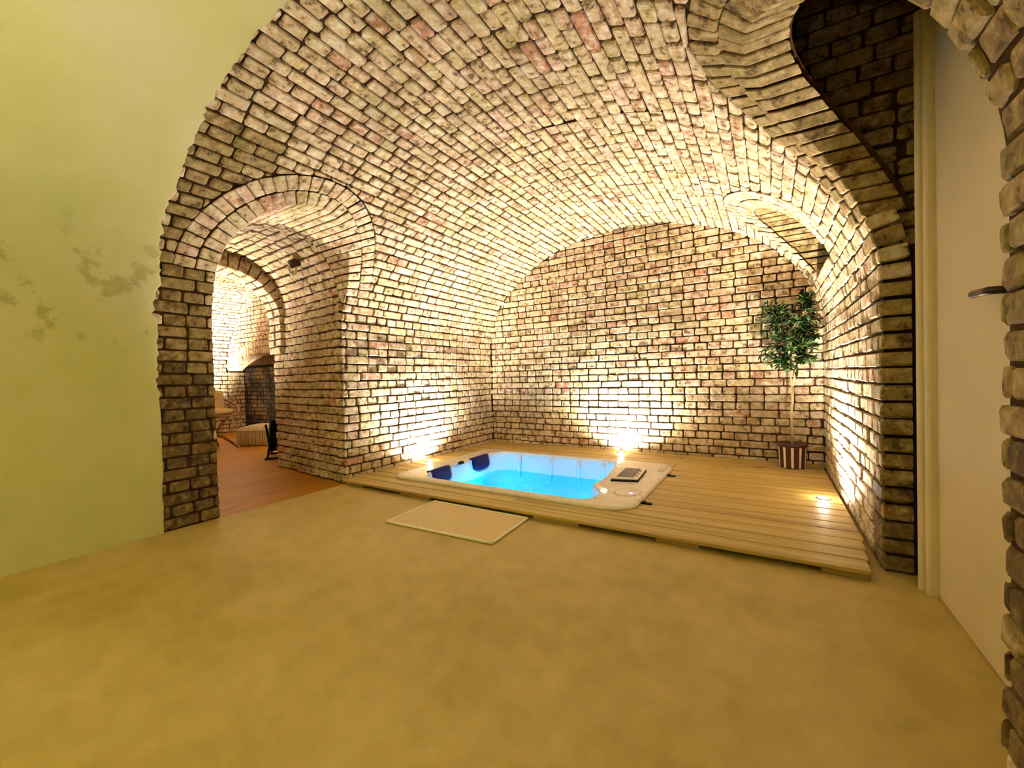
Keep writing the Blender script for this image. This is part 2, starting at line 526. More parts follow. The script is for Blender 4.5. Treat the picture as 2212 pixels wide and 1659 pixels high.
def arch_outline(side, yc, r, zs, base):
    sf = PR.s_left if side == 'l' else PR.s_right
    pts = []; arch = []
    ss = sf(zs)
    for s in np.arange(base, ss, .02 if ss > base else -.02): pts.append((yc - r, s)); arch.append(False)
    for a in np.linspace(math.pi, 0, 81): pts.append((yc + r * math.cos(a), sf(zs + r * math.sin(a)))); arch.append(True)
    for s in np.arange(ss, base, .02 if base > ss else -.02): pts.append((yc + r, s)); arch.append(False)
    return pts, arch
p, a = arch_outline('l', PAS_C, PAS_R, PAS_ZS, -.2); OP_PAS = Opening(p, a, RING)
p, a = arch_outline('r', DOOR_C, DOOR_R, DOOR_ZS, PR.L + .2); OP_DOOR = Opening(p, a, RING)
p, a = arch_outline('r', NI_C, NI_R, NI_ZS, S_SILL)
for y in np.arange(NI_Y1, NI_Y0, -.02): p.append((y, S_SILL)); a.append(False)
OP_NI = Opening(p, a, RING)

def hw_z(y, yc, r, zs): return zs + math.sqrt(max(0, r * r - (y - yc) ** 2))

# mortar bed, the vault and its two walls as one surface split in three
ys = sorted(set([YP - .05, YB + .05] + list(np.arange(YP, YB, .12)) +
                [PAS_C - PAS_R * math.cos(a) for a in np.linspace(0, math.pi, 41)] +
                [DOOR_C - DOOR_R * math.cos(a) for a in np.linspace(0, math.pi, 41)] +
                [NI_C - NI_R * math.cos(a) for a in np.linspace(0, math.pi, 41)]))
S1, S2 = 17 * CH, PR.L - 17 * CH          # where the walls turn into the vault
MD = -.013
def inside(y0, y1, a, b): return a - 1e-6 <= y0 and y1 <= b + 1e-6
def rng_left(y, y0, y1):
    if inside(y0, y1, PAS_Y0, PAS_Y1): return []
    return [(0, S1)]
def rng_mid(y, y0, y1):
    lo, hi = S1, S2; out = []
    if inside(y0, y1, PAS_Y0, PAS_Y1): lo = PR.s_left(hw_z(y, PAS_C, PAS_R, PAS_ZS))
    if inside(y0, y1, DOOR_Y0, DOOR_Y1): hi = PR.s_right(hw_z(y, DOOR_C, DOOR_R, DOOR_ZS))
    if inside(y0, y1, NI_Y0, NI_Y1):
        return [(lo, PR.s_right(hw_z(y, NI_C, NI_R, NI_ZS))), (min(S_SILL, S2 - .001), S2)]
    return [(lo, hi)]
def rng_right(y, y0, y1):
    if inside(y0, y1, DOOR_Y0, DOOR_Y1): return []
    return [(S2, PR.L)]

def structure(name, mb, mat, label, smooth=False):
    return tag(mb.build(name, mat, None, smooth), label, None, None, 'structure')

wall_left = structure('wall_left', strip_surface(PR, ys, rng_left, MD), M_MORTAR, 'brick side wall with the arched passage and a spotlight at its foot')
ceiling = structure('ceiling', strip_surface(PR, ys, rng_mid, MD), M_MORTAR, 'buff brick barrel vault over the hot tub')
wall_right = structure('wall_right', strip_surface(PR, ys, rng_right, MD), M_MORTAR, 'brick side wall beside the potted tree and the door')

ops = (OP_PAS, OP_DOOR, OP_NI)
rp = random.Random(91)
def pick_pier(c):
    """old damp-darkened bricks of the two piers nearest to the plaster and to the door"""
    if c[0] < -2 and c[1] + (rp.gauss(0, .10) if c[2] > 1.7 else 0) < 1.42 and c[2] < 2.45: return M_BRICK_DARK if c[2] + rp.gauss(0, .12) < 1.05 else M_BRICK_OLD_SHADE
    if c[0] > -.3 and c[1] < 1.42: return M_BRICK_DARK if c[2] + rp.gauss(0, .12) < .62 else M_BRICK_OLD_SHADE
    if c[0] > .4 and c[1] < 2.72 and c[1] > 2.4: return M_BRICK_DARK if c[2] + rp.gauss(0, .1) < .40 else M_BRICK_OLD_SHADE
emit(wall_left, lay(PR.frame, YP - .03, YB, 0, S1, CH, ops, seed=3), M_BRICK, 300, pick_pier)
emit(ceiling, lay(PR.frame, YP - .03, YB, S1, S2, CH, ops, seed=4, course0=1), M_BRICK, 300, pick_pier)
emit(wall_right, lay(PR.frame, YP - .03, YB, S2, PR.L, CH, ops, seed=6), M_BRICK, 300, pick_pier)

# back wall under the vault
def back_clip(poly):
    c = np.mean(poly, axis=0)
    dx, dz = (c[0] - X0) / VA, (c[1] - ZS) / VB
    if c[1] <= ZS - .1 or dx * dx + dz * dz < .55: return poly
    l = math.hypot(dx, dz); q = (X0 + VA * dx / l, ZS + VB * dz / l)
    n = np.array([-(dx / l) / VA, -(dz / l) / VB]); n /= np.linalg.norm(n)
    return clip_half(poly, q, n, -.012)
mb = MB()
mb.add([(XL - .05, YB - MD, -.05), (XR + .05, YB - MD, -.05), (XR + .05, YB - MD, 2.9), (XL - .05, YB - MD, 2.9)], [(0, 1, 2, 3)])
wall_back = structure('wall_back', mb, M_MORTAR, 'flat brick end wall behind the hot tub')
fr_back = lambda u, v: (np.array([u, YB, v]), np.array([1., 0, 0]), np.array([0, 0, 1.]), np.array([0, -1., 0]))
emit(wall_back, lay(fr_back, XL, XR, 0, 34 * .08, .08, (), (back_clip,), seed=9), M_BRICK)

# voussoir rings round the three openings
def ring_bricks(op, side, dirx, depth_fn, seed, mat, parent, mat_in=None, face=0.0):
    r = random.Random(seed)
    k = np.where(op.arch)[0]; P = op.p[k]; Nn = op.n[k]
    def row(r0, r1, shift, depth):
        mid = P + Nn * ((r0 + r1) / 2)
        sl = np.concatenate([[0], np.cumsum(np.hypot(*np.diff(mid, axis=0).T))]); Lr = sl[-1]
        n = round(Lr / .078)
        for i in range(n):
            ta, tb = (i + .0) * Lr / n + .0055, (i + 1) * Lr / n - .0055
            q = []
            for (t, rr) in ((ta, r0), (tb, r0), (tb, r1), (ta, r1)):
                u = np.interp(t, sl, P[:, 0]) + np.interp(t, sl, Nn[:, 0]) * rr
                v = np.interp(t, sl, P[:, 1]) + np.interp(t, sl, Nn[:, 1]) * rr
                q.append((u, v))
            h = r.uniform(-.002, .007)
            j = lambda: np.array([r.uniform(-.002, .002) for _ in range(3)])
            front = [PR.pt(u, v, h) + j() for (u, v) in q]
            D = depth(front)
            stops_ = [D * (q_ + 1) / max(1, round(D / .26)) for q_ in range(max(1, round(D / .26)))]
            if face and D > .1: stops_ = [face, D]
            x0 = 0.0
            for sgm, x1 in enumerate(stops_):
                f = [p_ + np.array([dirx * (x0 + (.006 if sgm else 0)), 0, 0]) for p_ in front]
                b = [p_ + np.array([dirx * (x1 - .006), 0, 0]) for p_ in front]
                V, F = hexa(f, b, .006)
                V = np.array(V); c = V.mean(0)
                me = bpy.data.meshes.new('voussoir'); me.from_pydata([tuple(map(float, p_)) for p_ in V - c], [], F)
                at = me.attributes.new('rnd', 'FLOAT', 'POINT'); at.data.foreach_set('value', np.full(len(V), r.random(), np.float32))
                me.materials.append(mat_in if (mat_in and sgm) else mat); o = bpy.data.objects.new('voussoir', me); o.location = c; link(o, parent)
                x0 = x1
    row(0.0, .118, 0, depth_fn)
    row(.129, RING, .5, lambda f: .05)

def soffit(op, x_end, dx0, name, label, inset=.012):
    """mortar bed of an arch's underside, from the vault to the plane x_end (or a fixed depth)"""
    k = np.where(op.arch)[0]; mb = MB(); vs_ = []; fs_ = []
    for i in k:
        u, v = op.p[i] + op.n[i] * inset
        a = PR.pt(u, v, MD); b = a.copy(); b[0] = x_end if x_end is not None else a[0] + dx0
        vs_ += [a, b]
    for i in range(len(k) - 1): fs_.append((2 * i, 2 * i + 1, 2 * i + 3, 2 * i + 2))
    mb.add(vs_, fs_); return structure(name, mb, M_MORTAR, label)

PAS_X = -3.41
t1 = soffit(OP_PAS, PAS_X, 0, 'trim_1', 'arch of two brick rings over the passage')
ring_bricks(OP_PAS, 'l', -1, lambda f: max(.1, float(np.mean([q[0] for q in f[:2]])) - PAS_X), 21, M_BRICK, t1)
t2 = soffit(OP_DOOR, None, .165, 'trim_2', 'arch of brick rings over the door recess')
ring_bricks(OP_DOOR, 'r', 1, lambda f: .165, 22, M_BRICK_OLD_SHADE, t2)
t3 = soffit(OP_NI, None, .30, 'trim_3', 'arch of the small high niche by the end wall')
ring_bricks(OP_NI, 'r', 1, lambda f: .30, 23, M_BRICK, t3, M_BRICK_OLD_SHADE, .035)  # soffit bricks take the darker material to paint the niche's shade

# high niche: back, sill and sides
mb = MB()
xs_ = XR - .03
mb.add([(.72, NI_Y0 - .1, 1.5), (.72, NI_Y1 + .1, 1.5), (.72, NI_Y1 + .1, 2.5), (.72, NI_Y0 - .1, 2.5)], [(0, 1, 2, 3)])
zz = float(np.interp(S_SILL, PR.S, PR.Z))
xz = PR.pt(1, S_SILL, MD)[0] + .004
mb.add([(xz, NI_Y0 - .02, zz), (.75, NI_Y0 - .02, zz), (.75, NI_Y1 + .02, zz), (xz, NI_Y1 + .02, zz)], [(0, 1, 2, 3)])
for y in (NI_Y0 - .012, NI_Y1 + .012):
    vs_ = []
    for z in np.linspace(zz - .05, NI_ZS + .05, 8):
        vs_ += [(PR.pt(1, PR.s_right(z), MD)[0] + .004, y, z), (.75, y, z)]
    mb.add(vs_, [(2 * i, 2 * i + 1, 2 * i + 3, 2 * i + 2) for i in range(7)])
wn = structure('wall_niche', mb, M_MORTAR, 'mortar lining of the high niche')
fr_n = lambda u, v: (np.array([.71, u, v]), np.array([0, -1., 0]), np.array([0, 0, 1.]), np.array([-1., 0, 0]))
emit(wn, lay(fr_n, NI_Y0, NI_Y1, zz, zz + .08 * 9, .08, seed=31), M_BRICK_OLD_SHADE)
fr_n2 = lambda u, v: (np.array([u, NI_Y1, v]), np.array([1., 0, 0]), np.array([0, 0, 1.]), np.array([0, -1., 0]))
emit(wn, lay(fr_n2, XR - .01, .71, zz, zz + .08 * 2, .08, seed=32), M_BRICK)

# ------------------------------------------------------------------ passage to the annex
PX_END, PX_RING = -4.84, -4.56
def pas_far(x): return PAS_Y1 + .12 * (PAS_X - x)
def pas_profile(drop=0.0, inset=0.0):
    r = PAS_R - inset; zs = PAS_ZS - drop
    pts = [(1.0, 0.0)]
    th = np.linspace(0, math.pi, 181)
    yb = np.concatenate([[r], r * np.cos(th), [-r]]); zb = np.concatenate([[0], zs + r * np.sin(th), [0]])
    ds = np.hypot(np.diff(yb), np.diff(zb)); k = np.concatenate([[True], ds > 1e-9])
    S = np.concatenate([[0], np.cumsum(ds)])[k]
    return S, yb[k], zb[k]
class Passage:
    def __init__(self, drop=0.0, inset=0.0):
        self.S, self.Y, self.Z = pas_profile(drop, inset); self.L = self.S[-1]
    def yz(self, x, t):
        k = (pas_far(x) - PAS_Y0) / (2 * PAS_R); c = (pas_far(x) + PAS_Y0) / 2
        return c + np.interp(t, self.S, self.Y) * k, np.interp(t, self.S, self.Z)
    def frame(self, x, t):
        y, z = self.yz(x, t); e = .004
        y0, z0 = self.yz(x, max(t - e, 0)); y1, z1 = self.yz(x, min(t + e, self.L))
        tv = np.array([0, y1 - y0, z1 - z0]); tv /= np.linalg.norm(tv)
        eu = np.array([1., 0, 0])
        if t < .9 or t > self.L - .9:
            pass
        ew = np.cross(eu, tv)
        return np.array([x, y, z]), eu, tv, ew
    def surface(self, xa, xb, h, n=8):
        mb = MB(); ts = np.linspace(0, self.L, 90); rings = []
        for i in range(n + 1):
            x = xa + (xb - xa) * i / n; row = []
            for t in ts:
                o, eu, ev, ew = self.frame(x, t); row.append(o + h * ew)
            rings.append(row)
        vs_ = [q for r_ in rings for q in r_]; m = len(ts); fs_ = []
        for i in range(n):
            for k in range(m - 1): fs_.append((i * m + k, i * m + k + 1, (i + 1) * m + k + 1, (i + 1) * m + k))
        return mb.add(vs_, fs_)
PB = Passage(); nb = round(PB.L / COURSE)
mbp = PB.surface(PAS_X + .02, PX_END, MD)
wall_pas = structure('wall_passage', mbp, M_MORTAR, 'brick lining of the passage to the room with the round chair')
bl = []
chp = PB.L / nb
bl = lay(PB.frame, PX_RING, PAS_X, 0, PB.L, chp, seed=41)
# jambs run on to the end of the passage, and forward to the face of the wall
nj = int(1.3 / chp)
bl += lay(PB.frame, PX_END, PX_RING, 0, nj * chp, chp, seed=42)
bl += lay(PB.frame, PX_END, PX_RING, PB.L - nj * chp, PB.L, chp, seed=43)
bl = [b for b in bl]
emit(wall_pas, bl, M_BRICK)
# lower end arch of rough voussoirs
PC = Passage(.10, .045)
k0, k1 = 1.28, PC.L - 1.28
mb = MB(); ts = np.linspace(k0, k1, 60); fa = []
for x, h in ((PX_RING, -.20), (PX_RING, -.012), (PX_END, -.012), (PX_END, -.22)):
    fa.append([PC.frame(x, t)[0] + PC.frame(x, t)[3] * h for t in ts])
vs_ = [q for r_ in fa for q in r_]; m = len(ts)
mb.add(vs_, [(i * m + k, i * m + k + 1, (i + 1) * m + k + 1, (i + 1) * m + k) for i in range(3) for k in range(m - 1)])
t4 = structure('trim_4', mb, M_MORTAR, 'rough brick arch at the far end of the passage')
r4 = random.Random(77); n4 = round((k1 - k0) / .082)
for i in range(n4):
    ta, tb = k0 + (k1 - k0) * i / n4 + .005, k0 + (k1 - k0) * (i + 1) / n4 - .005
    for (xa, xb) in ((PX_RING + .012, -4.695), (-4.705, PX_END - .01)):
        h = r4.uniform(-.012, .012)
        def cc(x, hh): return [PC.frame(x, t)[0] + PC.frame(x, t)[3] * hq for (t, hq) in ((ta, h), (tb, h), (tb, h - hh), (ta, h - hh))]
        V, F = hexa(cc(xa, .16), cc(xb, .16), .008); V = np.array(V); c = V.mean(0)
        o = mesh_obj('voussoir', V - c, F, M_BRICK, t4, rnd=np.full(len(V), r4.random())); o.location = c
# the corner strip between the leaning vault face and the passage lining (above the wall's springing)
mb = MB()
for jy, sgn in ((PAS_Y0, -1), (PAS_Y1, 1)):
    vs_ = []; fs_ = []
    zz_ = np.linspace(0, PAS_ZS + .03, 40)
    for z in zz_:
        xv = PR.pt(1, PR.s_left(z), MD)[0]
        vs_ += [(xv, jy + sgn * .012, z), (PAS_X + .02 - .1, jy + sgn * .013, z)]
    for i in range(len(zz_) - 1): fs_.append((2 * i, 2 * i + 1, 2 * i + 3, 2 * i + 2))
    mb.add(vs_, fs_)
structure('wall_jamb', mb, M_MORTAR, 'mortar bed of the passage jambs')

# ------------------------------------------------------------------ door recess: shaft behind the arch
DX = .80
mb = MB()
yf = DOOR_Y1 + .03
for yy in (yf + .013, DOOR_Y0 - .012):           # far and near side of the shaft, kept behind the vault's own curve
    zq = [-.05] + list(np.linspace(0, ZS + VB - .004, 40)) + [3.0]; vs_ = []
    for z in zq:
        xv = PR.pt(1, PR.s_right(min(max(z, 0), ZS + VB - .004)), MD)[0] if z < 2.9 else X0 + .3
        vs_ += [(xv + .004, yy, z), (DX, yy, z)]
    mb.add(vs_, [(2 * i, 2 * i + 1, 2 * i + 3, 2 * i + 2) for i in range(len(zq) - 1)])
mb.add([(DX, DOOR_Y0 - .3, -.05), (DX, yf + .02, -.05), (DX, yf + .02, 3.0), (DX, DOOR_Y0 - .3, 3.0)], [(0, 1, 2, 3)])
mb.add([(XR - .5, DOOR_Y0 - .1, 2.95), (DX, DOOR_Y0 - .1, 2.95), (DX, yf + .02, 2.95), (XR - .5, yf + .02, 2.95)], [(0, 1, 2, 3)])
ws = structure('wall_recess', mb, M_MORTAR, 'brick shaft behind the arch over the white door')
fr_s = lambda u, v: (np.array([u, yf, v]), np.array([1., 0, 0]), np.array([0, 0, 1.]), np.array([0, -1., 0]))
def shaft_clip(poly):
    c = np.mean(poly, axis=0)
    if c[1] <= 1.5: return []
    s = PR.s_right(min(c[1], ZS + VB - .002)); x, z, t = PR.at(s)
    if c[1] > ZS + VB - .05: return poly
    n = np.array([-t[1], t[0]]); n = n if n[0] > 0 else -n
    return clip_half(poly, (x, z), n, .03)
emit(ws, lay(fr_s, -.05, .60, 0, .08 * 37, .08, (), (shaft_clip,), seed=51), M_BRICK_OLD_SHADE)
# near jamb of the recess
fr_s2 = lambda u, v: (np.array([u, DOOR_Y0, v]), np.array([-1., 0, 0]), np.array([0, 0, 1.]), np.array([0, 1., 0]))
emit(ws, lay(fr_s2, XR + .125, .62, 0, .08 * 20, .08, seed=52), M_BRICK)

# ------------------------------------------------------------------ plastered near part of the vault
r = random.Random(12); mb = MB(); hp = .016
nS = 330; sv = np.linspace(0, PR.L, nS)
edge = []
v_ = 0
for i in range(nS):
    v_ = .8 * v_ + r.gauss(0, .006); edge.append(YP + v_ + r.gauss(0, .0035) if sv[i] > .9 and sv[i] < PR.L - .9 else YP + .3 * v_)
yrows = [-3.2, -2, -1, -.4, 0, .3, .6, .8, .95]
rows = []
for y in yrows: rows.append([PR.pt(y, s, hp) for s in sv])
rows.append([PR.pt(edge[i] - .012, s, hp) for i, s in enumerate(sv)])
rows.append([PR.pt(edge[i], s, hp - .006) for i, s in enumerate(sv)])
rows.append([PR.pt(edge[i], s, -.03) for i, s in enumerate(sv)])
vs_ = [q for r_ in rows for q in r_]
mb.add(vs_, [(i * nS + k, i * nS + k + 1, (i + 1) * nS + k + 1, (i + 1) * nS + k) for i in range(len(rows) - 1) for k in range(nS - 1)])
o = structure('wall_plaster', mb, M_PLASTER, 'yellowish limewashed plaster over the near wall and vault', smooth=False)
o.data.polygons.foreach_set('use_smooth', [i < (len(rows) - 3) * (nS - 1) for i in range(len(o.data.polygons))])
mb = MB(); mb.add([(XL - .1, -3.2, -.1), (XR + .1, -3.2, -.1), (XR + .1, -3.2, 3), (XL - .1, -3.2, 3)], [(0, 1, 2, 3)])
structure('wall_front', mb, M_PLASTER, 'plastered end wall behind the viewpoint')

# ------------------------------------------------------------------ floors
TX0, TX1, TY0, TY1 = -3.0, -.77, 2.655, 4.20          # outline of the hot tub
hx0, hx1, hy0, hy1 = TX0 + .08, TX1 - .08, TY0 + .05, TY1 - .06
mb = MB()
def slab(x0, x1, y0, y1): mb.add([(x0, y0, 0), (x1, y0, 0), (x1, y1, 0), (x0, y1, 0)], [(0, 1, 2, 3)])
slab(XL, DX, -3.2, hy0); slab(XL, hx0, hy0, YB); slab(hx1, DX, hy0, YB); slab(hx0, hx1, hy1, YB)
structure('floor', mb, M_CONCRETE, 'olive tan polished concrete floor')
mb = MB()
x_, k = XL, 0
mb.add([(-9.6, -1.6, -.004), (XL, -1.6, -.004), (XL, 4.6, -.004), (-9.6, 4.6, -.004)], [(0, 1, 2, 3)])
pf = structure('floor_parquet', mb, M_PARQUET, 'warm brown oak floor of the passage and the far room')

# ------------------------------------------------------------------ the far room beyond the passage
P2 = Profile(-7.02, 2.18, 1.30, 1.38); NC2 = round(P2.L / COURSE); CH2 = P2.L / NC2
Y2 = 4.02
mb = strip_surface(P2, [-1.2, 0, 1, 2, 3, Y2 + .03], lambda y, a, b: [(0, P2.L - 2.50)], MD)
w2 = structure('wall_annex_left', mb, M_MORTAR, 'sunlit-looking white washed brick vault of the far room')
w2['label'] = 'brightly lit brick wall and vault of the far room'
emit(w2, lay(P2.frame, 1.2, Y2, 0, CH2 * int((P2.L - 2.50) / CH2), CH2, seed=61), M_BRICK)
# end wall of the far room with a low wide arch
AC, AR_HALF, A_SPR, A_RISE = -7.86, 1.33, 1.22, .30
AR = (AR_HALF ** 2 + A_RISE ** 2) / (2 * A_RISE); AZ = A_SPR + A_RISE - AR
pts = []; arch = []
for z in np.arange(-.2, A_SPR, .02): pts.append((AC - AR_HALF, z)); arch.append(False)
aa = math.asin(AR_HALF / AR)
for t in np.linspace(-aa, aa, 61): pts.append((AC + AR * math.sin(t), AZ + AR * math.cos(t))); arch.append(True)
for z in np.arange(A_SPR, -.2, -.02): pts.append((AC + AR_HALF, z)); arch.append(False)
OP2 = Opening(pts, arch, .24)
mb = MB()
tl = [(p_[0], Y2 + .013, p_[1]) for p_, q in zip(pts, arch) if q]
top_ = [(x, Y2 + .013, 3.0) for (x, y, z) in tl]
mb.add(tl + top_, [(i, i + 1, len(tl) + i + 1, len(tl) + i) for i in range(len(tl) - 1)])
mb.add([(AC + AR_HALF, Y2 + .013, 0), (-4.8, Y2 + .013, 0), (-4.8, Y2 + .013, 3), (AC + AR_HALF, Y2 + .013, 3)], [(0, 1, 2, 3)])
mb.add([(-9.6, Y2 + .013, 0), (AC - AR_HALF, Y2 + .013, 0), (AC - AR_HALF, Y2 + .013, 3), (-9.6, Y2 + .013, 3)], [(0, 1, 2, 3)])
w3 = structure('wall_annex_back', mb, M_MORTAR, 'brick end wall of the far room with a low arch')
fr_2 = lambda u, v: (np.array([u, Y2, v]), np.array([1., 0, 0]), np.array([0, 0, 1.]), np.array([0, -1., 0]))
emit(w3, lay(fr_2, -9.2, -5.6, 0, .08 * 34, .08, (OP2,), seed=62), M_BRICK)
k = np.where(OP2.arch)[0]; Pq, Nq = OP2.p[k], OP2.n[k]
sl = np.concatenate([[0], np.cumsum(np.hypot(*np.diff(Pq, axis=0).T))]); r = random.Random(63)
for (r0, r1) in ((0, .115), (.125, .24)):
    n = round(sl[-1] / .08)
    for i in range(n):
        ta, tb = sl[-1] * i / n + .005, sl[-1] * (i + 1) / n - .005; q = []
        for (t, rr) in ((ta, r0), (tb, r0), (tb, r1), (ta, r1)):
            q.append((np.interp(t, sl, Pq[:, 0]) + np.interp(t, sl, Nq[:, 0]) * rr, np.interp(t, sl, Pq[:, 1]) + np.interp(t, sl, Nq[:, 1]) * rr))
        h = r.uniform(-.003, .006)
        V, F = hexa([(u, Y2 - h, v) for u, v in q], [(u, Y2 + .26, v) for u, v in q], .006); V = np.array(V); c = V.mean(0)
        if c[0] < -6.6:
            o = mesh_obj('voussoir', V - c, F, M_BRICK, w3, rnd=np.full(len(V), r.random())); o.location = c
# reveal, lintel and the panel coloured near black for the unlit depth in the low arch
Y3 = Y2 + .30
mb = MB()
mb.add([(AC - AR_HALF - .012, Y2, 0), (AC - AR_HALF - .012, Y3 + .5, 0), (AC - AR_HALF - .012, Y3 + .5, 1.4), (AC - AR_HALF - .012, Y2, 1.4)], [(0, 1, 2, 3)])
mb.add([(-9.4, Y3, 1.33), (-6, Y3, 1.33), (-6, Y3, 1.9), (-9.4, Y3, 1.9)], [(0, 1, 2, 3)])
mb.add([(-9.4, Y3, 1.33), (-6, Y3, 1.33), (-6, Y3 + .5, 1.33), (-9.4, Y3 + .5, 1.33)], [(0, 1, 2, 3)])
mb.add([(-9.4, Y3 + .45, 0), (-6, Y3 + .45, 0), (-6, Y3 + .45, 1.4), (-9.4, Y3 + .45, 1.4)], [(0, 1, 2, 3)])
w4 = structure('wall_annex_niche', mb, M_MORTAR, 'reveal of the low arch in the far room')
fr_3 = lambda u, v: (np.array([AC - AR_HALF, u, v]), np.array([0, 1., 0]), np.array([0, 0, 1.]), np.array([1., 0, 0]))
emit(w4, lay(fr_3, Y2 + .02, Y3, 0, .08 * 15, .08, seed=64), M_BRICK)
mb = MB(); mb.add([(-9.19, Y3 + .02, 0), (-6.2, Y3 + .02, 0), (-6.2, Y3 + .02, 1.33), (-9.19, Y3 + .02, 1.33)], [(0, 1, 2, 3)])
M_SHADE_BED = simple_mat('shade_brick_bed', (.003, .002, .0015), .9, spec=.05)
w5 = structure('wall_shade_panel', mb, M_SHADE_BED, 'near-black brick panel painting the unlit depth under the low arch')
M_BRICK_SHADE = brick_material('brick_shade', [(0, (.008, .004, .003)), (.5, (.011, .005, .0035)), (1, (.007, .0035, .003))], (.004, .003, .002), (.014, .008, .005))  # brick coloured near black in place of the shade under the arch
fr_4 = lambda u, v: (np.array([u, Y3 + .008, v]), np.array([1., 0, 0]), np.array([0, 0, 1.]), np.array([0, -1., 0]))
emit(w5, lay(fr_4, -9.19, -6.6, 0, .08 * 16, .08, seed=65), M_BRICK_SHADE)
mb = MB(); mb.add([(-9.6, -1.2, -.1), (-4.7, -1.2, -.1), (-4.7, -1.2, 3), (-9.6, -1.2, 3)], [(0, 1, 2, 3)])
mb.add([(-4.845, -1.2, 0), (-4.845, 1.3, 0), (-4.845, 1.3, 2.9), (-4.845, -1.2, 2.9)], [(0, 1, 2, 3)])
mb.add([(-4.845, 2.7, 0), (-4.845, 4.1, 0), (-4.845, 4.1, 2.9), (-4.845, 2.7, 2.9)], [(0, 1, 2, 3)])
mb.add([(-4.845, 1.3, 2.35), (-4.845, 2.7, 2.35), (-4.845, 2.7, 2.9), (-4.845, 1.3, 2.9)], [(0, 1, 2, 3)])
structure('wall_annex_front', mb, M_PLASTER, 'plastered sides of the far room behind the passage')
# ------------------------------------------------------------------ wooden deck
deck = empty('wooden_deck', (0, 0, 0))
tag(deck, 'low deck of yellowish planks around the sunken hot tub', 'deck')
PW = .1385; y0 = 2.388
hX0, hX1, hY0, hY1 = TX0 + .09, TX1 - .09, TY0 + .035, TY1 - .06
r = random.Random(3); row = 0
def plank(x0, x1, y0, y1):
    j = r.uniform(-.0015, .0015)
    V, F = hexa([(x0, y0, DECK + j), (x1, y0, DECK + j), (x1, y1, DECK + j), (x0, y1, DECK + j)],
                [(x0, y0, DECK - .020), (x1, y0, DECK - .020), (x1, y1, DECK - .020), (x0, y1, DECK - .020)], .0035)
    V = np.array(V); c = V.mean(0); o = mesh_obj('plank', V - c, F, M_DECK, deck); o.location = c
while y0 < YB - .05:
    y1 = min(y0 + PW, YB - .012); a, b = y0 + .0, y1 - .0085
    xa, xb = XL + .02, XR - .025 + (0 if row > 3 else -.012 * (3 - row))
    if b < hY0 or a > hY1:
        cut = r.uniform(-2.2, -.6)
        if row % 3 == 1: plank(xa, cut - .0015, a, b); plank(cut + .0015, xb, a, b)
        else: plank(xa, xb, a, b)
    else:
        ya, yb = a, b
        if a < hY0 - .005: plank(hX0, hX1, a, hY0); 
        if b > hY1 + .005: plank(hX0, hX1, hY1, b)
        plank(xa, hX0, a, b); plank(hX1, xb, a, b)
    y0 = y1; row += 1
for (xa, xb) in ((-2.63, -2.29), (-1.36, -1.03), (-.56, -.33), (-3.33, -3.1), (.2, .38)):
    mb = MB(); mb.box(xa, xb, 2.405, 2.50, 0.0, DECK - .021, .003); mb.build('sleeper', M_DECK_RAW, deck)
for x in (-3.05, -.6, -.1):
    mb = MB(); mb.box(x - .03, x + .03, 2.52, YB - .05, 0.0, DECK - .021, .003); mb.build('sleeper', M_DECK_RAW, deck)

# ------------------------------------------------------------------ hot tub
def acrylic():
    m, nt, b = new_mat('marbled_acrylic'); pos = position(nt)
    n = noise(nt, pos, 5.0, 8, .68)
    v = ramp(nt, n, [(.40, (.84, .76, .68)), (.485, (.88, .82, .75)), (.50, (.58, .47, .37)), (.515, (.88, .83, .77)), (.65, (.84, .77, .69))])
    nt.links.new(v, b.inputs['Base Color']); b.inputs['Roughness'].default_value = .22; b.inputs['Specular IOR Level'].default_value = .5
    return m
M_RIM = acrylic()
M_SHELL = simple_mat('white_acrylic', (.82, .80, .84), .2, spec=.5)
M_NAVY = simple_mat('navy_foam', (.003, .005, .055), .6, spec=.15)
M_BLACK = simple_mat('black_plastic', (.008, .008, .009), .5, spec=.15)
M_CREAM = simple_mat('ivory_plastic', (.82, .80, .74), .3)
M_CHROME = simple_mat('chrome', (.75, .75, .75), .15, metal=1.0)
def water_mat():
    m, nt, b = new_mat('pool_water'); nt.nodes.remove(b); out = nt.nodes['Material Output']
    tr = N(nt, 'ShaderNodeBsdfTransparent'); tr.inputs[0].default_value = (.08, .80, 1.0, 1)
    gl = N(nt, 'ShaderNodeBsdfGlossy'); gl.inputs['Roughness'].default_value = .06
    bp = N(nt, 'ShaderNodeBump'); bp.inputs['Strength'].default_value = .5; bp.inputs['Distance'].default_value = .03
    nt.links.new(noise(nt, position(nt), 9, 3, .5), bp.inputs['Height']); nt.links.new(bp.outputs[0], gl.inputs['Normal'])
    fr = N(nt, 'ShaderNodeFresnel'); fr.inputs[0].default_value = 1.33; nt.links.new(bp.outputs[0], fr.inputs['Normal'])
    mx = N(nt, 'ShaderNodeMixShader'); nt.links.new(fr.outputs[0], mx.inputs[0]); nt.links.new(tr.outputs[0], mx.inputs[1]); nt.links.new(gl.outputs[0], mx.inputs[2])
    nt.links.new(mx.outputs[0], out.inputs[0]); return m
M_WATER = water_mat()
def emit_mat(name, col, s):
    m, nt, b = new_mat(name); b.inputs['Base Color'].default_value = (*col, 1)
    b.inputs['Emission Color'].default_value = (*col, 1); b.inputs['Emission Strength'].default_value = s; return m

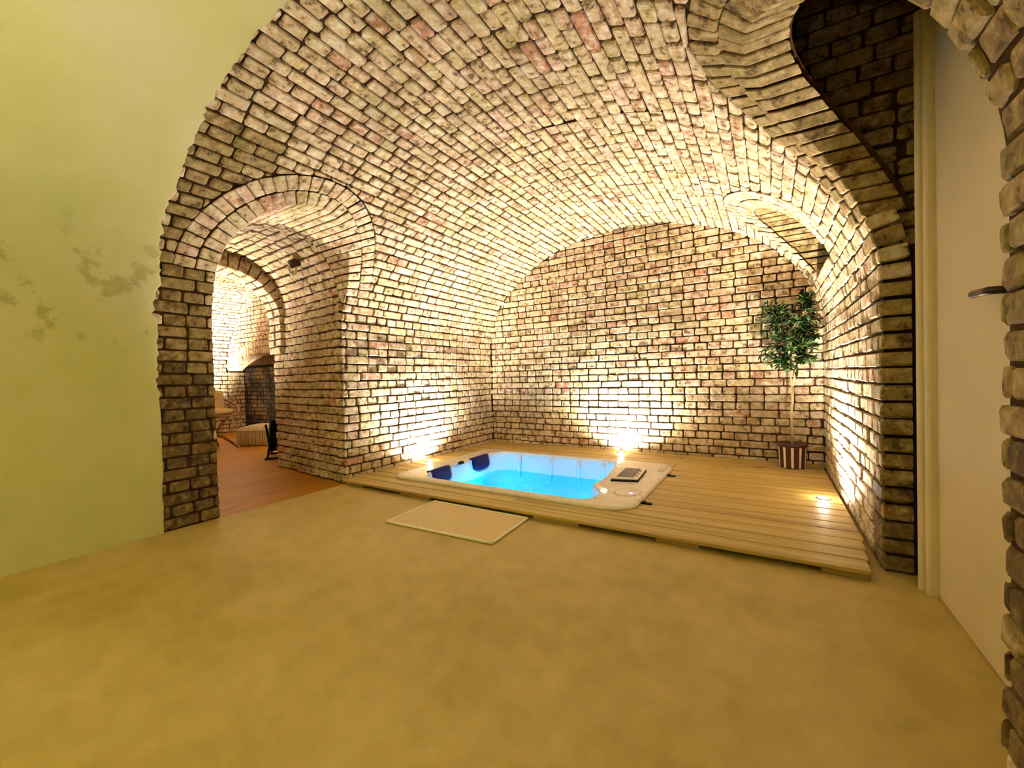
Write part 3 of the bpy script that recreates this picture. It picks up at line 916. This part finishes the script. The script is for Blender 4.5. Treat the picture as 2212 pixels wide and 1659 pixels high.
tub = empty('hot_tub', (0, 0, 0))
tag(tub, 'sunken hot tub with marbled rim, navy headrests and glowing blue water', 'hot tub')
TC = (-1.95, 3.42); NT = 192
def rounded(x0, x1, y0, y1, rads):
    out = []
    for (cx, cy, a0, rr) in ((x1, y1, 0, rads[0]), (x0, y1, 90, rads[1]), (x0, y0, 180, rads[2]), (x1, y0, 270, rads[3])):
        ox = cx - rr if cx == x1 else cx + rr; oy = cy - rr if cy == y1 else cy + rr
        for k in range(13):
            an = math.radians(a0 + 90 * k / 12); out.append((ox + rr * math.cos(an), oy + rr * math.sin(an)))
    return out
def radial(poly):
    """distance from the tub's middle to an outline, by angle"""
    res = []; P = np.array(poly) - np.array(TC); Q = np.roll(P, -1, 0)
    for k in range(NT):
        an = 2 * math.pi * k / NT; d = np.array([math.cos(an), math.sin(an)]); best = 0
        for p_, q_ in zip(P, Q):
            e_ = q_ - p_; den = d[0] * e_[1] - d[1] * e_[0]
            if abs(den) < 1e-12: continue
            t = (p_[0] * e_[1] - p_[1] * e_[0]) / den; u = (p_[0] * d[1] - p_[1] * d[0]) / den
            if t > 0 and -1e-9 <= u <= 1 + 1e-9: best = max(best, t)
        res.append(best)
    return np.array(res)
def smooth_r(a, n=2):
    for _ in range(n): a = (np.roll(a, 1) + 2 * a + np.roll(a, -1)) / 4
    return a
ANG = [2 * math.pi * k / NT for k in range(NT)]
def ringp(rad, z): return [(TC[0] + rad[k] * math.cos(ANG[k]), TC[1] + rad[k] * math.sin(ANG[k]), z if not hasattr(z, '__len__') else z[k]) for k in range(NT)]
RO = radial(rounded(TX0, TX1, TY0, TY1, (.17, .10, .09, .20)))
INN = [(-1.15, 2.718), (-2.55, 2.722), (-2.66, 2.77), (-2.73, 2.88), (-2.75, 3.1), (-2.75, 3.6), (-2.76, 3.88), (-2.72, 4.03), (-2.60, 4.09), (-1.42, 4.08),
       (-1.31, 4.05), (-1.265, 3.88), (-1.23, 3.62), (-1.20, 3.42), (-1.20, 3.24), (-1.22, 3.14), (-1.17, 3.07), (-1.09, 2.99), (-1.07, 2.90), (-1.075, 2.79)]
RI = smooth_r(radial(INN), 2)
ZR = .078
mb = MB()
mb.loops([ringp(RO * .985, .02), ringp(RO - .004, DECK + .002), ringp(RO, DECK + .010), ringp(RO - .004, ZR - .012), ringp(RO - .018, ZR - .001), ringp(RO - .035, ZR),
          ringp(np.maximum(RI + .022, RO - .5) * 1.0, ZR - .003), ringp(RI + .012, ZR + .004), ringp(RI + .003, ZR + .002), ringp(RI - .006, ZR - .010), ringp(RI - .012, ZR - .03)])
rim = mb.build('rim', M_RIM, tub, True)
mb = MB()
mb.loops([ringp(RI - .010, ZR - .026), ringp(RI - .022, 0.0), ringp(RI - .04, -.14), ringp(RI - .07, -.32), ringp(RI * .80, -.42), ringp(RI * .74, -.46), ringp(RI * .70, -.66), ringp(RI * .62, -.74), ringp(RI * .02, -.76)], True)
basin = mb.build('basin', M_SHELL, tub, True)
# upright mouldings in the back wall of the basin
for x in (-2.45, -2.05, -1.72, -1.45):
    mb = MB(); mb.tube([(x, 4.066, ZR - .035), (x, 4.055, -.02), (x, 4.03, -.2)], [.016, .022, .018], 10); mb.build('moulding', M_SHELL, tub, True)
ZW = -.125
mb = MB(); r = random.Random(8); rings = []
for fr_ in np.linspace(1, .03, 26):
    rr = (RI - .036) * fr_
    rings.append(ringp(rr, [ZW + (.010 * math.sin(7 * a * (1 + fr_) + 11 * fr_) * fr_ * (1 - fr_) * 4 * .5 + r.uniform(-.002, .002)) for a in ANG]))
mb.loops(rings, True); water = mb.build('water', M_WATER, tub, True)
def pillow(yc, w):
    mb = MB(); cols, rows_ = 14, 9; fr_, bk = [], []
    for i in range(rows_):
        t = i / (rows_ - 1)
        half = w / 2 * (1.0 if t < .55 else math.sqrt(max(0.02, 1 - ((t - .55) / .47) ** 2)))
        rf, rb = [], []
        for j in range(cols):
            s = -1 + 2 * j / (cols - 1); bulge = .034 * math.sqrt(max(0, 1 - s * s)) ** .6 * math.sqrt(max(0, 1 - (2 * t - 1) ** 2)) ** .5
            z = ZR + .012 - t * .150; x = -2.752 + .030 * t
            rf.append((x + .012 + bulge, yc + half * s, z)); rb.append((x - .012, yc + half * s, z))
        fr_.append(rf); bk.append(rb)
    V = [q for rr in fr_ for q in rr] + [q for rr in bk for q in rr]; o_ = cols * rows_; F = []
    for i in range(rows_ - 1):
        for j in range(cols - 1):
            a = i * cols + j; F.append((a, a + 1, a + cols + 1, a + cols)); F.append((o_ + a, o_ + a + cols, o_ + a + cols + 1, o_ + a + 1))
    for i in range(rows_ - 1):
        for j in (0, cols - 1): a = i * cols + j; F.append((a, a + cols, o_ + a + cols, o_ + a))
    for j in range(cols - 1):
        for i in (0, rows_ - 1): a = i * cols + j; F.append((a, a + 1, o_ + a + 1, o_ + a))
    mb.add(V, F); o = mb.build('headrest', M_NAVY, tub, True); o['label'] = 'dark navy padded headrest'
    # pale recess round the pillow
    mb = MB(); pts_ = [(-2.735 + .028 * (i / 20), yc + (w / 2 + .014) * (1 if i < 11 else math.sqrt(max(0, 1 - ((i / 20 - .55) / .47) ** 2))), ZR - .155 * i / 20) for i in range(21)]
    pts_ += [(p_[0], 2 * yc - p_[1], p_[2]) for p_ in reversed(pts_)]
    mb.tube(pts_, .009, 8); mb.build('headrest_surround', M_SHELL, o, True)
pillow(3.02, .30); pillow(3.68, .31)
mb = MB(); mb.lathe([(.0, ZR + .022), (.018, ZR + .022), (.026, ZR + .016), (.030, ZR - .002), (.032, ZR - .004)], -2.72, 3.33, 20, .8, 1.5)
o = mb.build('valve_knob', M_BLACK, tub, True); o['label'] = 'small black oval air valve'
# control panel on the wide end of the rim
pc = [(-1.12, 3.31), (-.915, 3.37), (-.945, 3.76), (-1.15, 3.73)]
def quad_block(q, z0, z1, c): return MB().add(*hexa([(x, y, z1) for x, y in q], [(x, y, z0) for x, y in q], c))
def shrink(q, k):
    cx, cy = sum(p_[0] for p_ in q) / 4, sum(p_[1] for p_ in q) / 4
    return [(cx + (x - cx) * k, cy + (y - cy) * k) for x, y in q]
quad_block(shrink(pc, 1.03), ZR - .004, ZR + .014, .005).build('panel_base', M_BLACK, tub)
cp = quad_block(pc, ZR + .012, ZR + .030, .007).build('control_panel', M_CREAM, tub); cp['label'] = 'ivory control panel with a black display'
sq = [(-1.088, 3.355), (-.955, 3.39), (-.98, 3.715), (-1.110, 3.695)]
quad_block(sq, ZR + .029, ZR + .0325, .001).build('display', M_BLACK, cp)
for i in range(3):
    x, y = -.945 - .008 * i, 3.45 + .09 * i
    MB().lathe([(.009, ZR + .030), (.009, ZR + .033), (.006, ZR + .034)], x, y, 12).build('button', M_BLACK, cp)
# dished cup holder with a small blue light, ridges at the far corner
mb = MB(); mb.lathe([(.105, ZR - .002), (.10, ZR + .007), (.088, ZR + .006), (.075, ZR - .0005), (.0, ZR - .001)], -.905, 3.06, 32, .95, 1.25)
mb.build('cup_dish', M_RIM, tub, True)
MB().lathe([(.013, ZR), (.013, ZR + .004), (.006, ZR + .006)], -.875, 3.03, 14).build('indicator_light', emit_mat('blue_led', (.35, .25, 1.0), 1.6), tub)
for i in range(6):
    mb = MB(); y = 3.82 + i * .042
    mb.tube([(-.86, y, ZR - .002), (-.83, y + .006, ZR + .004), (-.80, y + .004, ZR - .002)], .009, 8); mb.build('ridge', M_RIM, tub, True)
for (x, y) in ((TX1 + .012, 3.80), (TX1 + .018, 2.92)):
    mb = MB(); mb.box(x - .03, x + .055, y - .014, y + .014, DECK, DECK + .012, .004); mb.box(x - .012, x + .012, y - .018, y + .018, DECK + .010, DECK + .020, .004)
    o = mb.build('cover_clip', M_BLACK, tub); o['label'] = 'small black cover clip'
for (x, y) in ((-1.38, 3.35), (-2.56, 3.45)):
    ld = bpy.data.lights.new('pool_lamp', 'POINT'); ld.energy = POOL_POWER; ld.color = (0.0, .60, 1.0); ld.shadow_soft_size = .05
    lo = bpy.data.objects.new('pool_lamp', ld); lo.location = (x, y, -.34); link(lo, tub)
    MB().lathe([(.05, -.345), (.05, -.35), (.0, -.352)], x, y, 20).build('pool_lamp_lens', M_CHROME, tub)

# ------------------------------------------------------------------ recessed spotlights
M_STEEL = simple_mat('brushed_steel', (.55, .53, .5), .35, metal=1.0)
M_LENS = emit_mat('lamp_lens', (1.0, .86, .62), 45.0)
def spotlight(x, y, z, tx, ty, power, label, group, name='deck_spotlight', cone=158, glow=0.0):
    o = empty(name, (x, y, z)); tag(o, label, 'spotlight', group)
    MB().lathe([(.044, .0016), (.046, .004), (.043, .007), (.034, .007), (.033, .004)], 0, 0, 28).build('bezel', M_STEEL, o, True)
    MB().lathe([(.032, .003), (.032, .0065), (.02, .0078), (.0, .008)], 0, 0, 24).build('lens', M_LENS, o, True)
    ld = bpy.data.lights.new('lamp', 'SPOT'); ld.energy = power; ld.color = WARM; ld.spot_size = math.radians(cone); ld.spot_blend = 1.0; ld.shadow_soft_size = .03
    lo = bpy.data.objects.new('lamp', ld); link(lo, o); lo.location = (tx * .0, ty * .0, .045)
    lo.rotation_euler = Vector((-tx, -ty, -1)).to_track_quat('Z', 'Y').to_euler()
    if glow:
        gd = bpy.data.lights.new('glow', 'POINT'); gd.energy = glow; gd.color = WARM; gd.shadow_soft_size = .02
        go = bpy.data.objects.new('glow', gd); link(go, o); go.location = (0, 0, .035)
    return o
spotlight(-3.235, 3.40, DECK, -.42, 0, UP_POWER, 'small recessed spotlight shining up the wall next to the passage pier', 'deck spotlights', glow=1.6)
spotlight(-1.47, 4.725, DECK, 0, .42, UP_POWER, 'small recessed spotlight shining up the flat end wall behind the tub', 'deck spotlights', glow=1.6)
spotlight(.318, 3.60, DECK, .42, 0, UP_POWER, 'small recessed spotlight in the deck in front of the potted tree', 'deck spotlights', glow=1.6)
spotlight(-2.7, -1.9, .002, 0, 0, NEAR_POWER, 'added unseen fill spotlight on the side of the plaster wall behind the viewpoint', 'added fill spotlights', 'floor_spotlight', 130)  # this and the next are added out of view to brighten floor and plaster
spotlight(-.5, -1.9, .002, 0, 0, NEAR_POWER, 'added unseen fill spotlight on the side of the door behind the viewpoint', 'added fill spotlights', 'floor_spotlight', 130)
spotlight(-8.90, 2.85, .0, -.45, -.1, ANNEX_POWER * 5.0, 'spotlight at the foot of the white lit wall in the far room', 'far room spotlights', 'floor_spotlight', 130)
spotlight(-6.25, 3.80, .0, 0, .1, ANNEX_POWER * .3, 'spotlight beside the striped pouf in the far room', 'far room spotlights', 'floor_spotlight', 110, 6.0)
spotlight(-5.8, 1.7, .0, 0, .0, ANNEX_POWER * 1.2, 'added unseen spotlight on the far room floor behind the near passage pier', 'far room spotlights', 'floor_spotlight', 125)  # added to brighten the passage soffit, hidden by the pier

# ------------------------------------------------------------------ door
M_DOOR = simple_mat('cream_paint', (.66, .56, .36), .45, var=.04, scale=3)
door = empty('door_1', (.60, 1.88, 0)); tag(door, 'plain cream door with dark lever handle in a rounded frame', kind='structure')
mb = MB(); mb.box(-.012, .028, DOOR_Y0 - 1.88, 2.366 - 1.88, .004, 2.34, .003); mb.build('door_leaf', M_DOOR, door)
def casing(y0, y1, xa, nm, rr=.016):
    mb = MB(); prof = []
    for k in range(9): an = math.pi / 2 * k / 8; prof.append((xa + rr - rr * math.sin(an), y0 + rr - rr * math.cos(an)))
    for k in range(9): an = math.pi / 2 * k / 8; prof.append((xa + rr - rr * math.cos(an), y1 - rr + rr * math.sin(an)))
    prof = prof[:9][::-1][::-1] + prof[9:]
    prof = [(.12, y0)] + [(xa + rr - rr * math.sin(math.pi / 2 * k / 8), y0 + rr - rr * math.cos(math.pi / 2 * k / 8)) for k in range(9)] + \
           [(xa + rr - rr * math.cos(math.pi / 2 * k / 8), y1 - rr + rr * math.sin(math.pi / 2 * k / 8)) for k in range(9)] + [(.12, y1)]
    mb.loops([[(x, y, 0.0) for x, y in prof], [(x, y, 2.45) for x, y in prof]], True, True)
    return mb.build(nm, M_DOOR, door)
casing(2.362 - 1.88, 2.400 - 1.88, -.045, 'frame_stop'); casing(2.403 - 1.88, 2.434 - 1.88, -.062, 'frame_architrave')
mb = MB(); mb.tube([(-.012, -.135, 1.172), (-.055, -.135, 1.174), (-.055, -.10, 1.176), (-.055, -.02, 1.18)], .0115, 10)
mb.tube([(-.012, -.135, 1.172), (-.020, -.135, 1.172)], .026, 16)
o = mb.build('door_handle', simple_mat('dark_bronze', (.05, .032, .02), .4, metal=.6), door, True); o['label'] = 'dark bronze lever handle'

# ------------------------------------------------------------------ bath mat
M_MAT = simple_mat('mat_fabric', (.72, .57, .34), .95, var=.10, scale=60, bump_s=.6, bump_scale=300, bd=.004)
M_MATB = simple_mat('mat_border', (.88, .83, .70), .9)
mat_ = empty('bath_mat', (0, 0, 0)); tag(mat_, 'beige bath mat with a pale piped border lying against the deck', 'mat')
mq = [(-2.195, 1.888), (-1.362, 1.925), (-1.385, 2.378), (-2.215, 2.378)]
quad_block(shrink(mq, .978), 0.0, .011, .003).build('mat_panel', M_MAT, mat_)
for i in range(4):
    a, b = mq[i], mq[(i + 1) % 4]; n_ = 14
    MB().tube([(a[0] + (b[0] - a[0]) * k / n_, a[1] + (b[1] - a[1]) * k / n_, .009) for k in range(n_ + 1)], .009, 8).build('mat_border', M_MATB, mat_, True)

# ------------------------------------------------------------------ potted tree
tree = empty('potted_tree', (.178, 4.635, DECK + .0018)); tag(tree, 'small artificial fig tree with bushy crown in a striped pot', 'tree')
M_POT = simple_mat('maroon_pot', (.075, .022, .018), .5); M_STRIPE = simple_mat('pot_stripe', (.78, .68, .55), .6)
M_SOIL = simple_mat('soil', (.03, .018, .01), .95, var=.4, scale=60, bump_s=.8, bump_scale=60)
M_BARK = simple_mat('pale_bark', (.42, .32, .16), .85, var=.25, scale=40, bump_s=.5, bump_scale=60)
pot = MB().lathe([(.098, 0), (.104, .004), (.114, .205), (.121, .208), (.123, .226), (.118, .23), (.110, .226), (.108, .19), (.0, .19)], 0, 0, 40).build('pot', M_POT, tree, True)
for k in range(11):
    a0 = 2 * math.pi * k / 11 + .12; da = .105; V = []; F = []
    for i in range(5):
        an = a0 + da * (i / 4 - .5) * 2 * .85
        for (rr, z) in ((.1055, .008), (.1152, .196)): V.append((rr * math.cos(an), rr * math.sin(an), z))
    for i in range(4): F.append((2 * i, 2 * i + 2, 2 * i + 3, 2 * i + 1))
    MB().add(V, F).build('stripe', M_STRIPE, pot)
MB().lathe([(.109, .196), (.10, .204), (.05, .209), (.0, .21)], 0, 0, 24).build('soil', M_SOIL, tree)
r = random.Random(21)
trunk = [(0.0, 0, .2), (.006, -.004, .35), (-.004, 0, .48), (.010, .004, .62), (.014, 0, .76)]
MB().tube(trunk, [.012, .011, .0105, .0100, .0095], 10).build('trunk', M_BARK, tree, True)
MB().tube([(.0, .012, .2), (-.004, .010, .4), (.004, .008, .6), (.004, .004, .80), (-.02, 0, .95), (-.05, -.01, 1.15), (-.07, 0, 1.35)], [.008, .008, .0075, .007, .006, .005, .003], 8).build('stem', M_BARK, tree, True)
MB().tube([(.014, 0, .76), (.035, -.01, .90), (.055, -.02, 1.0), (.085, -.02, 1.2), (.10, 0, 1.42)], [.0095, .008, .007, .005, .003], 8).build('stem', M_BARK, tree, True)
MB().tube([(.05, -.02, .98), (.02, -.05, 1.1), (.01, -.06, 1.3)], [.006, .005, .003], 8).build('stem', M_BARK, tree, True)
def leaf_mat():
    m, nt, b = new_mat('fig_leaf'); pos = position(nt)
    at = N(nt, 'ShaderNodeAttribute', attribute_name='rnd')
    nt.links.new(ramp(nt, at.outputs['Fac'], [(0, (.018, .050, .016)), (.45, (.035, .085, .022)), (.8, (.075, .14, .03)), (1, (.16, .22, .05))]), b.inputs['Base Color'])
    b.inputs['Roughness'].default_value = .32; b.inputs['Specular IOR Level'].default_value = .6
    return m
LV, LF, LR = [], [], []
twigs = MB()
def leaf(p, d, up, L, Wd, rd):
    d = d.normalized(); s = d.cross(up).normalized(); n = s.cross(d).normalized(); o_ = len(LV)
    droop = .25 * L
    pts_ = [(0, 0, 0), (.32, -.5, .10), (.32, .5, .10), (.36, 0, -.02), (.72, -.36, .02), (.72, .36, .02), (.74, 0, -.08), (1.0, 0, -.22)]
    for (a, b, c) in pts_: LV.append(tuple(p + d * (a * L) + s * (b * Wd) + n * (c * L * .6)))
    LF.extend([(o_, o_ + 1, o_ + 3), (o_, o_ + 3, o_ + 2), (o_ + 1, o_ + 4, o_ + 6, o_ + 3), (o_ + 3, o_ + 6, o_ + 5, o_ + 2), (o_ + 4, o_ + 7, o_ + 6), (o_ + 6, o_ + 7, o_ + 5)])
    LR.extend([rd] * 8)
lobes = [((-.12, -.02, 1.36), (.15, .16, .20)), ((.13, -.02, 1.38), (.11, .15, .22)), ((-.08, -.02, 1.13), (.18, .16, .18)), ((.14, -.02, 1.12), (.13, .16, .19)), ((.03, -.06, 1.0), (.15, .12, .14)), ((-.13, 0, 1.50), (.09, .1, .08)), ((.14, 0, 1.56), (.09, .1, .08))]
bases = [(-.02, 0, .95), (-.05, -.01, 1.15), (-.07, 0, 1.33), (.055, -.02, 1.0), (.085, -.02, 1.2), (.10, 0, 1.4), (.02, -.05, 1.1), (.01, -.06, 1.28)]
for t in range(150):
    (c, e_) = lobes[t % 7] if t % 7 < 5 or r.random() < .5 else lobes[r.randrange(5)]
    while True:
        q = [r.uniform(-1, 1) for _ in range(3)]
        if .35 < sum(v * v for v in q) < 1: break
    tip = Vector([c[i] + e_[i] * q[i] for i in range(3)])
    tip.x = min(max(tip.x, -.29), X0 + VA * math.sqrt(1 - (max(0, tip.z + .05 + DECK - ZS) / VB) ** 2) - .178 - .06); tip.y = min(tip.y, .17)
    b0 = min((Vector(b) for b in bases), key=lambda b: (b - tip).length + max(0, b.z - tip.z) * .5)
    mid = (b0 + tip) / 2 + Vector((r.uniform(-.02, .02), r.uniform(-.02, .02), .03))
    twigs.tube([b0, mid, tip], [.0028, .0022, .0014], 5)
    for k in range(11):
        f_ = .25 + .75 * k / 10; p_ = (b0.lerp(mid, f_ * 2) if f_ < .5 else mid.lerp(tip, f_ * 2 - 1))
        dr = (tip - b0).normalized() * .5 + Vector((r.uniform(-1, 1), r.uniform(-1, 1), r.uniform(-.7, .5)))
        q_ = p_ + dr.normalized() * .06
        xm = X0 + VA * math.sqrt(max(0, 1 - (max(0, q_.z + .05 + DECK - ZS) / VB) ** 2)) - .178 - .03
        if q_.x > xm or q_.y > .215: dr.x = -abs(dr.x); dr.y = -abs(dr.y)
        leaf(p_, dr, Vector((r.uniform(-.3, .3), r.uniform(-.3, .3), 1)), r.uniform(.055, .085), r.uniform(.022, .031), min(1, max(0, r.gauss(.42, .27))))
twigs.build('twigs', M_BARK, tree)
o = mesh_obj('foliage', LV, LF, leaf_mat(), tree, False, rnd=LR); o['kind'] = 'stuff'

# ------------------------------------------------------------------ far room furniture
M_RATTAN = simple_mat('rattan_cane', (.22, .075, .02), .45, var=.3, scale=30)
M_CUSH = simple_mat('tan_cushion', (.55, .38, .20), .9, var=.08, scale=8, bump_s=.3)
chair = empty('rattan_chair', (-6.93, 2.76, 0), math.radians(20)); tag(chair, 'round cane chair with tan cushion glimpsed beyond the passage', 'chair')
for k in range(4):
    a = math.radians(32 + 90 * k); ca, sa = math.cos(a), math.sin(a)
    MB().tube([(ca * .05, sa * .05, .215), (ca * .16, sa * .16, .19), (ca * .27, sa * .27, .10), (ca * .36, sa * .36, .018)], [.019, .02, .02, .018], 8).build('leg', M_RATTAN, chair, True)
    MB().tube([(ca * .03, sa * .03, .20), (ca * .12, sa * .12, .34), (ca * .25, sa * .25, .49)], .015, 8).build('strut', M_RATTAN, chair, True)
def hoop(cx, cz, rad, tilt, rr, nm, sx=1.0):
    pts_ = []
    for k in range(41):
        a = 2 * math.pi * k / 40; x, y = rad * math.cos(a) * sx, rad * math.sin(a)
        pts_.append((cx + x * math.cos(tilt), y, cz + x * math.sin(tilt)))
    MB().tube(pts_, rr, 8, False).build(nm, M_RATTAN, chair, True)
hoop(0, .50, .29, 0.0, .017, 'seat_hoop'); hoop(-.06, .68, .43, -.42, .018, 'back_hoop')
for k in range(10):
    a = 2 * math.pi * k / 10 + .2
    MB().tube([(.29 * math.cos(a), .29 * math.sin(a), .50), (-.06 + .43 * math.cos(a) * .91, .43 * math.sin(a), .68 - .43 * math.cos(a) * .41)], .008, 6).build('spindle', M_RATTAN, chair, True)
MB().lathe([(.0, .50), (.22, .505), (.29, .53), (.30, .56), (.27, .595), (.15, .61), (.0, .615)], 0, 0, 28).build('seat_cushion', M_CUSH, chair, True)
mb = MB(); V = []; F = []
for i in range(9):
    for j in range(13):
        a = math.pi / 2 + math.pi * (j / 12); t = i / 8; rr = .27 + .05 * t
        z = .59 + t * (.26 + .06 * math.sin(math.pi * j / 12)); V.append((rr * math.cos(a) - .02 - .06 * t, rr * math.sin(a), z))
for i in range(9):
    for j in range(13):
        q = V[i * 13 + j]; V.append((q[0] * .78, q[1] * .78, q[2] - .01))
for i in range(8):
    for j in range(12):
        a = i * 13 + j; F.append((a, a + 1, a + 14, a + 13)); F.append((117 + a, 117 + a + 13, 117 + a + 14, 117 + a + 1))
for i in range(8):
    for j in (0, 12): a = i * 13 + j; F.append((a, a + 13, 117 + a + 13, 117 + a))
for j in range(12): a = 8 * 13 + j; F.append((a, a + 1, 117 + a + 1, 117 + a)); F.append((j, 117 + j, 117 + j + 1, j + 1))
mb.add(V, F).build('back_cushion', M_CUSH, chair, True)

pouf = empty('floor_pouf', (-6.90, 3.50, 0), math.radians(32)); tag(pouf, 'striped woven floor pouf in front of the dark low arch', 'pouf')
def stripes_mat():
    m, nt, b = new_mat('woven_stripes')
    tc = N(nt, 'ShaderNodeTexCoord'); sx = N(nt, 'ShaderNodeSeparateXYZ'); nt.links.new(tc.outputs['Object'], sx.inputs[0])
    mu = N(nt, 'ShaderNodeMath', operation='MULTIPLY'); nt.links.new(sx.outputs[0], mu.inputs[0]); mu.inputs[1].default_value = 9.0
    fr_ = N(nt, 'ShaderNodeMath', operation='FRACT'); nt.links.new(mu.outputs[0], fr_.inputs[0])
    nt.links.new(ramp(nt, fr_.outputs[0], [(0, (.62, .52, .38)), (.28, (.34, .22, .12)), (.42, (.66, .56, .40)), (.62, (.45, .33, .2)), (.72, (.7, .6, .45)), (.9, (.25, .15, .08))], 'CONSTANT'), b.inputs['Base Color'])
    b.inputs['Roughness'].default_value = .95; return m
mb = MB(); rings = []
for (rr, z) in ((.90, 0.0), (1.0, .03), (1.03, .10), (1.03, .18), (.98, .235), (.86, .275), (.5, .305), (.05, .312)):
    row_ = []
    for k in range(48):
        a = 2 * math.pi * k / 48; c, s = math.cos(a), math.sin(a); e_ = .42
        row_.append((.31 * rr * math.copysign(abs(c) ** e_, c), .28 * rr * math.copysign(abs(s) ** e_, s), z))
    rings.append(row_)
mb.loops(rings, True, True).build('pouf_body', stripes_mat(), pouf, True)
MB().tube([(.31 * 1.03 * math.copysign(abs(math.cos(a)) ** .42, math.cos(a)), .28 * 1.03 * math.copysign(abs(math.sin(a)) ** .42, math.sin(a)), .232) for a in [2 * math.pi * k / 48 for k in range(49)]], .008, 6, False).build('piping', M_CUSH, pouf, True)

M_CLOTH = simple_mat('black_canvas', (.003, .003, .004), .9, spec=.03)
sling = empty('sling_chair', (-5.42, 3.08, 0), math.radians(-35)); tag(sling, 'black canvas folding chair half hidden behind the passage pier', 'chair')
V = []; F = []
for i in range(11):
    t = i / 10; x = .04 + .36 * t; z = .46 - .36 * math.sin(math.pi * min(1, t * 1.25) * .62)
    for yy in (-.22, .22): V += [(x - .12, yy, max(z, .10)), (x - .12, yy, max(z, .10) - .008)]
for i in range(10):
    a = i * 4; F += [(a, a + 2, a + 6, a + 4), (a + 1, a + 5, a + 7, a + 3), (a, a + 4, a + 5, a + 1), (a + 2, a + 3, a + 7, a + 6)]
MB().add(V, F).build('sling_seat', M_CLOTH, sling)
for yy in (-.23, .23):
    MB().tube([(-.16, yy, .014), (.05, yy, .16), (.30, yy, .44)], .014, 8).build('leg', M_BLACK, sling, True)
    MB().tube([(.26, yy, .014), (.10, yy, .14), (-.08, yy, .46)], .014, 8).build('leg', M_BLACK, sling, True)
for x in (-.16, .26): MB().tube([(x, -.26, .014), (x, .26, .014)], .014, 8).build('foot_bar', M_BLACK, sling, True)

# ------------------------------------------------------------------ wall ring in the passage
HOOK = (-3.87, 2.30, 2.085)
hk = empty('wall_ring', HOOK); tag(hk, 'white ring with a dark hole fixed to the passage vault', 'ring')
M_WHITE = simple_mat('white_enamel', (.8, .76, .66), .4)
pts_ = [(.0, .05 * math.cos(2 * math.pi * k / 24) * .8, .06 * math.sin(2 * math.pi * k / 24)) for k in range(25)]
MB().tube([(0.02 + p_[1] * .6, -.03 + p_[1] * .5, p_[2] - .035) for p_ in pts_], .012, 8, False).build('ring', M_WHITE, hk, True)
MB().tube([(.03, -.05, .0), (.03, .05, .05)], .040, 14).build('socket', simple_mat('dark_hole', (.05, .035, .02), .8), hk, True)
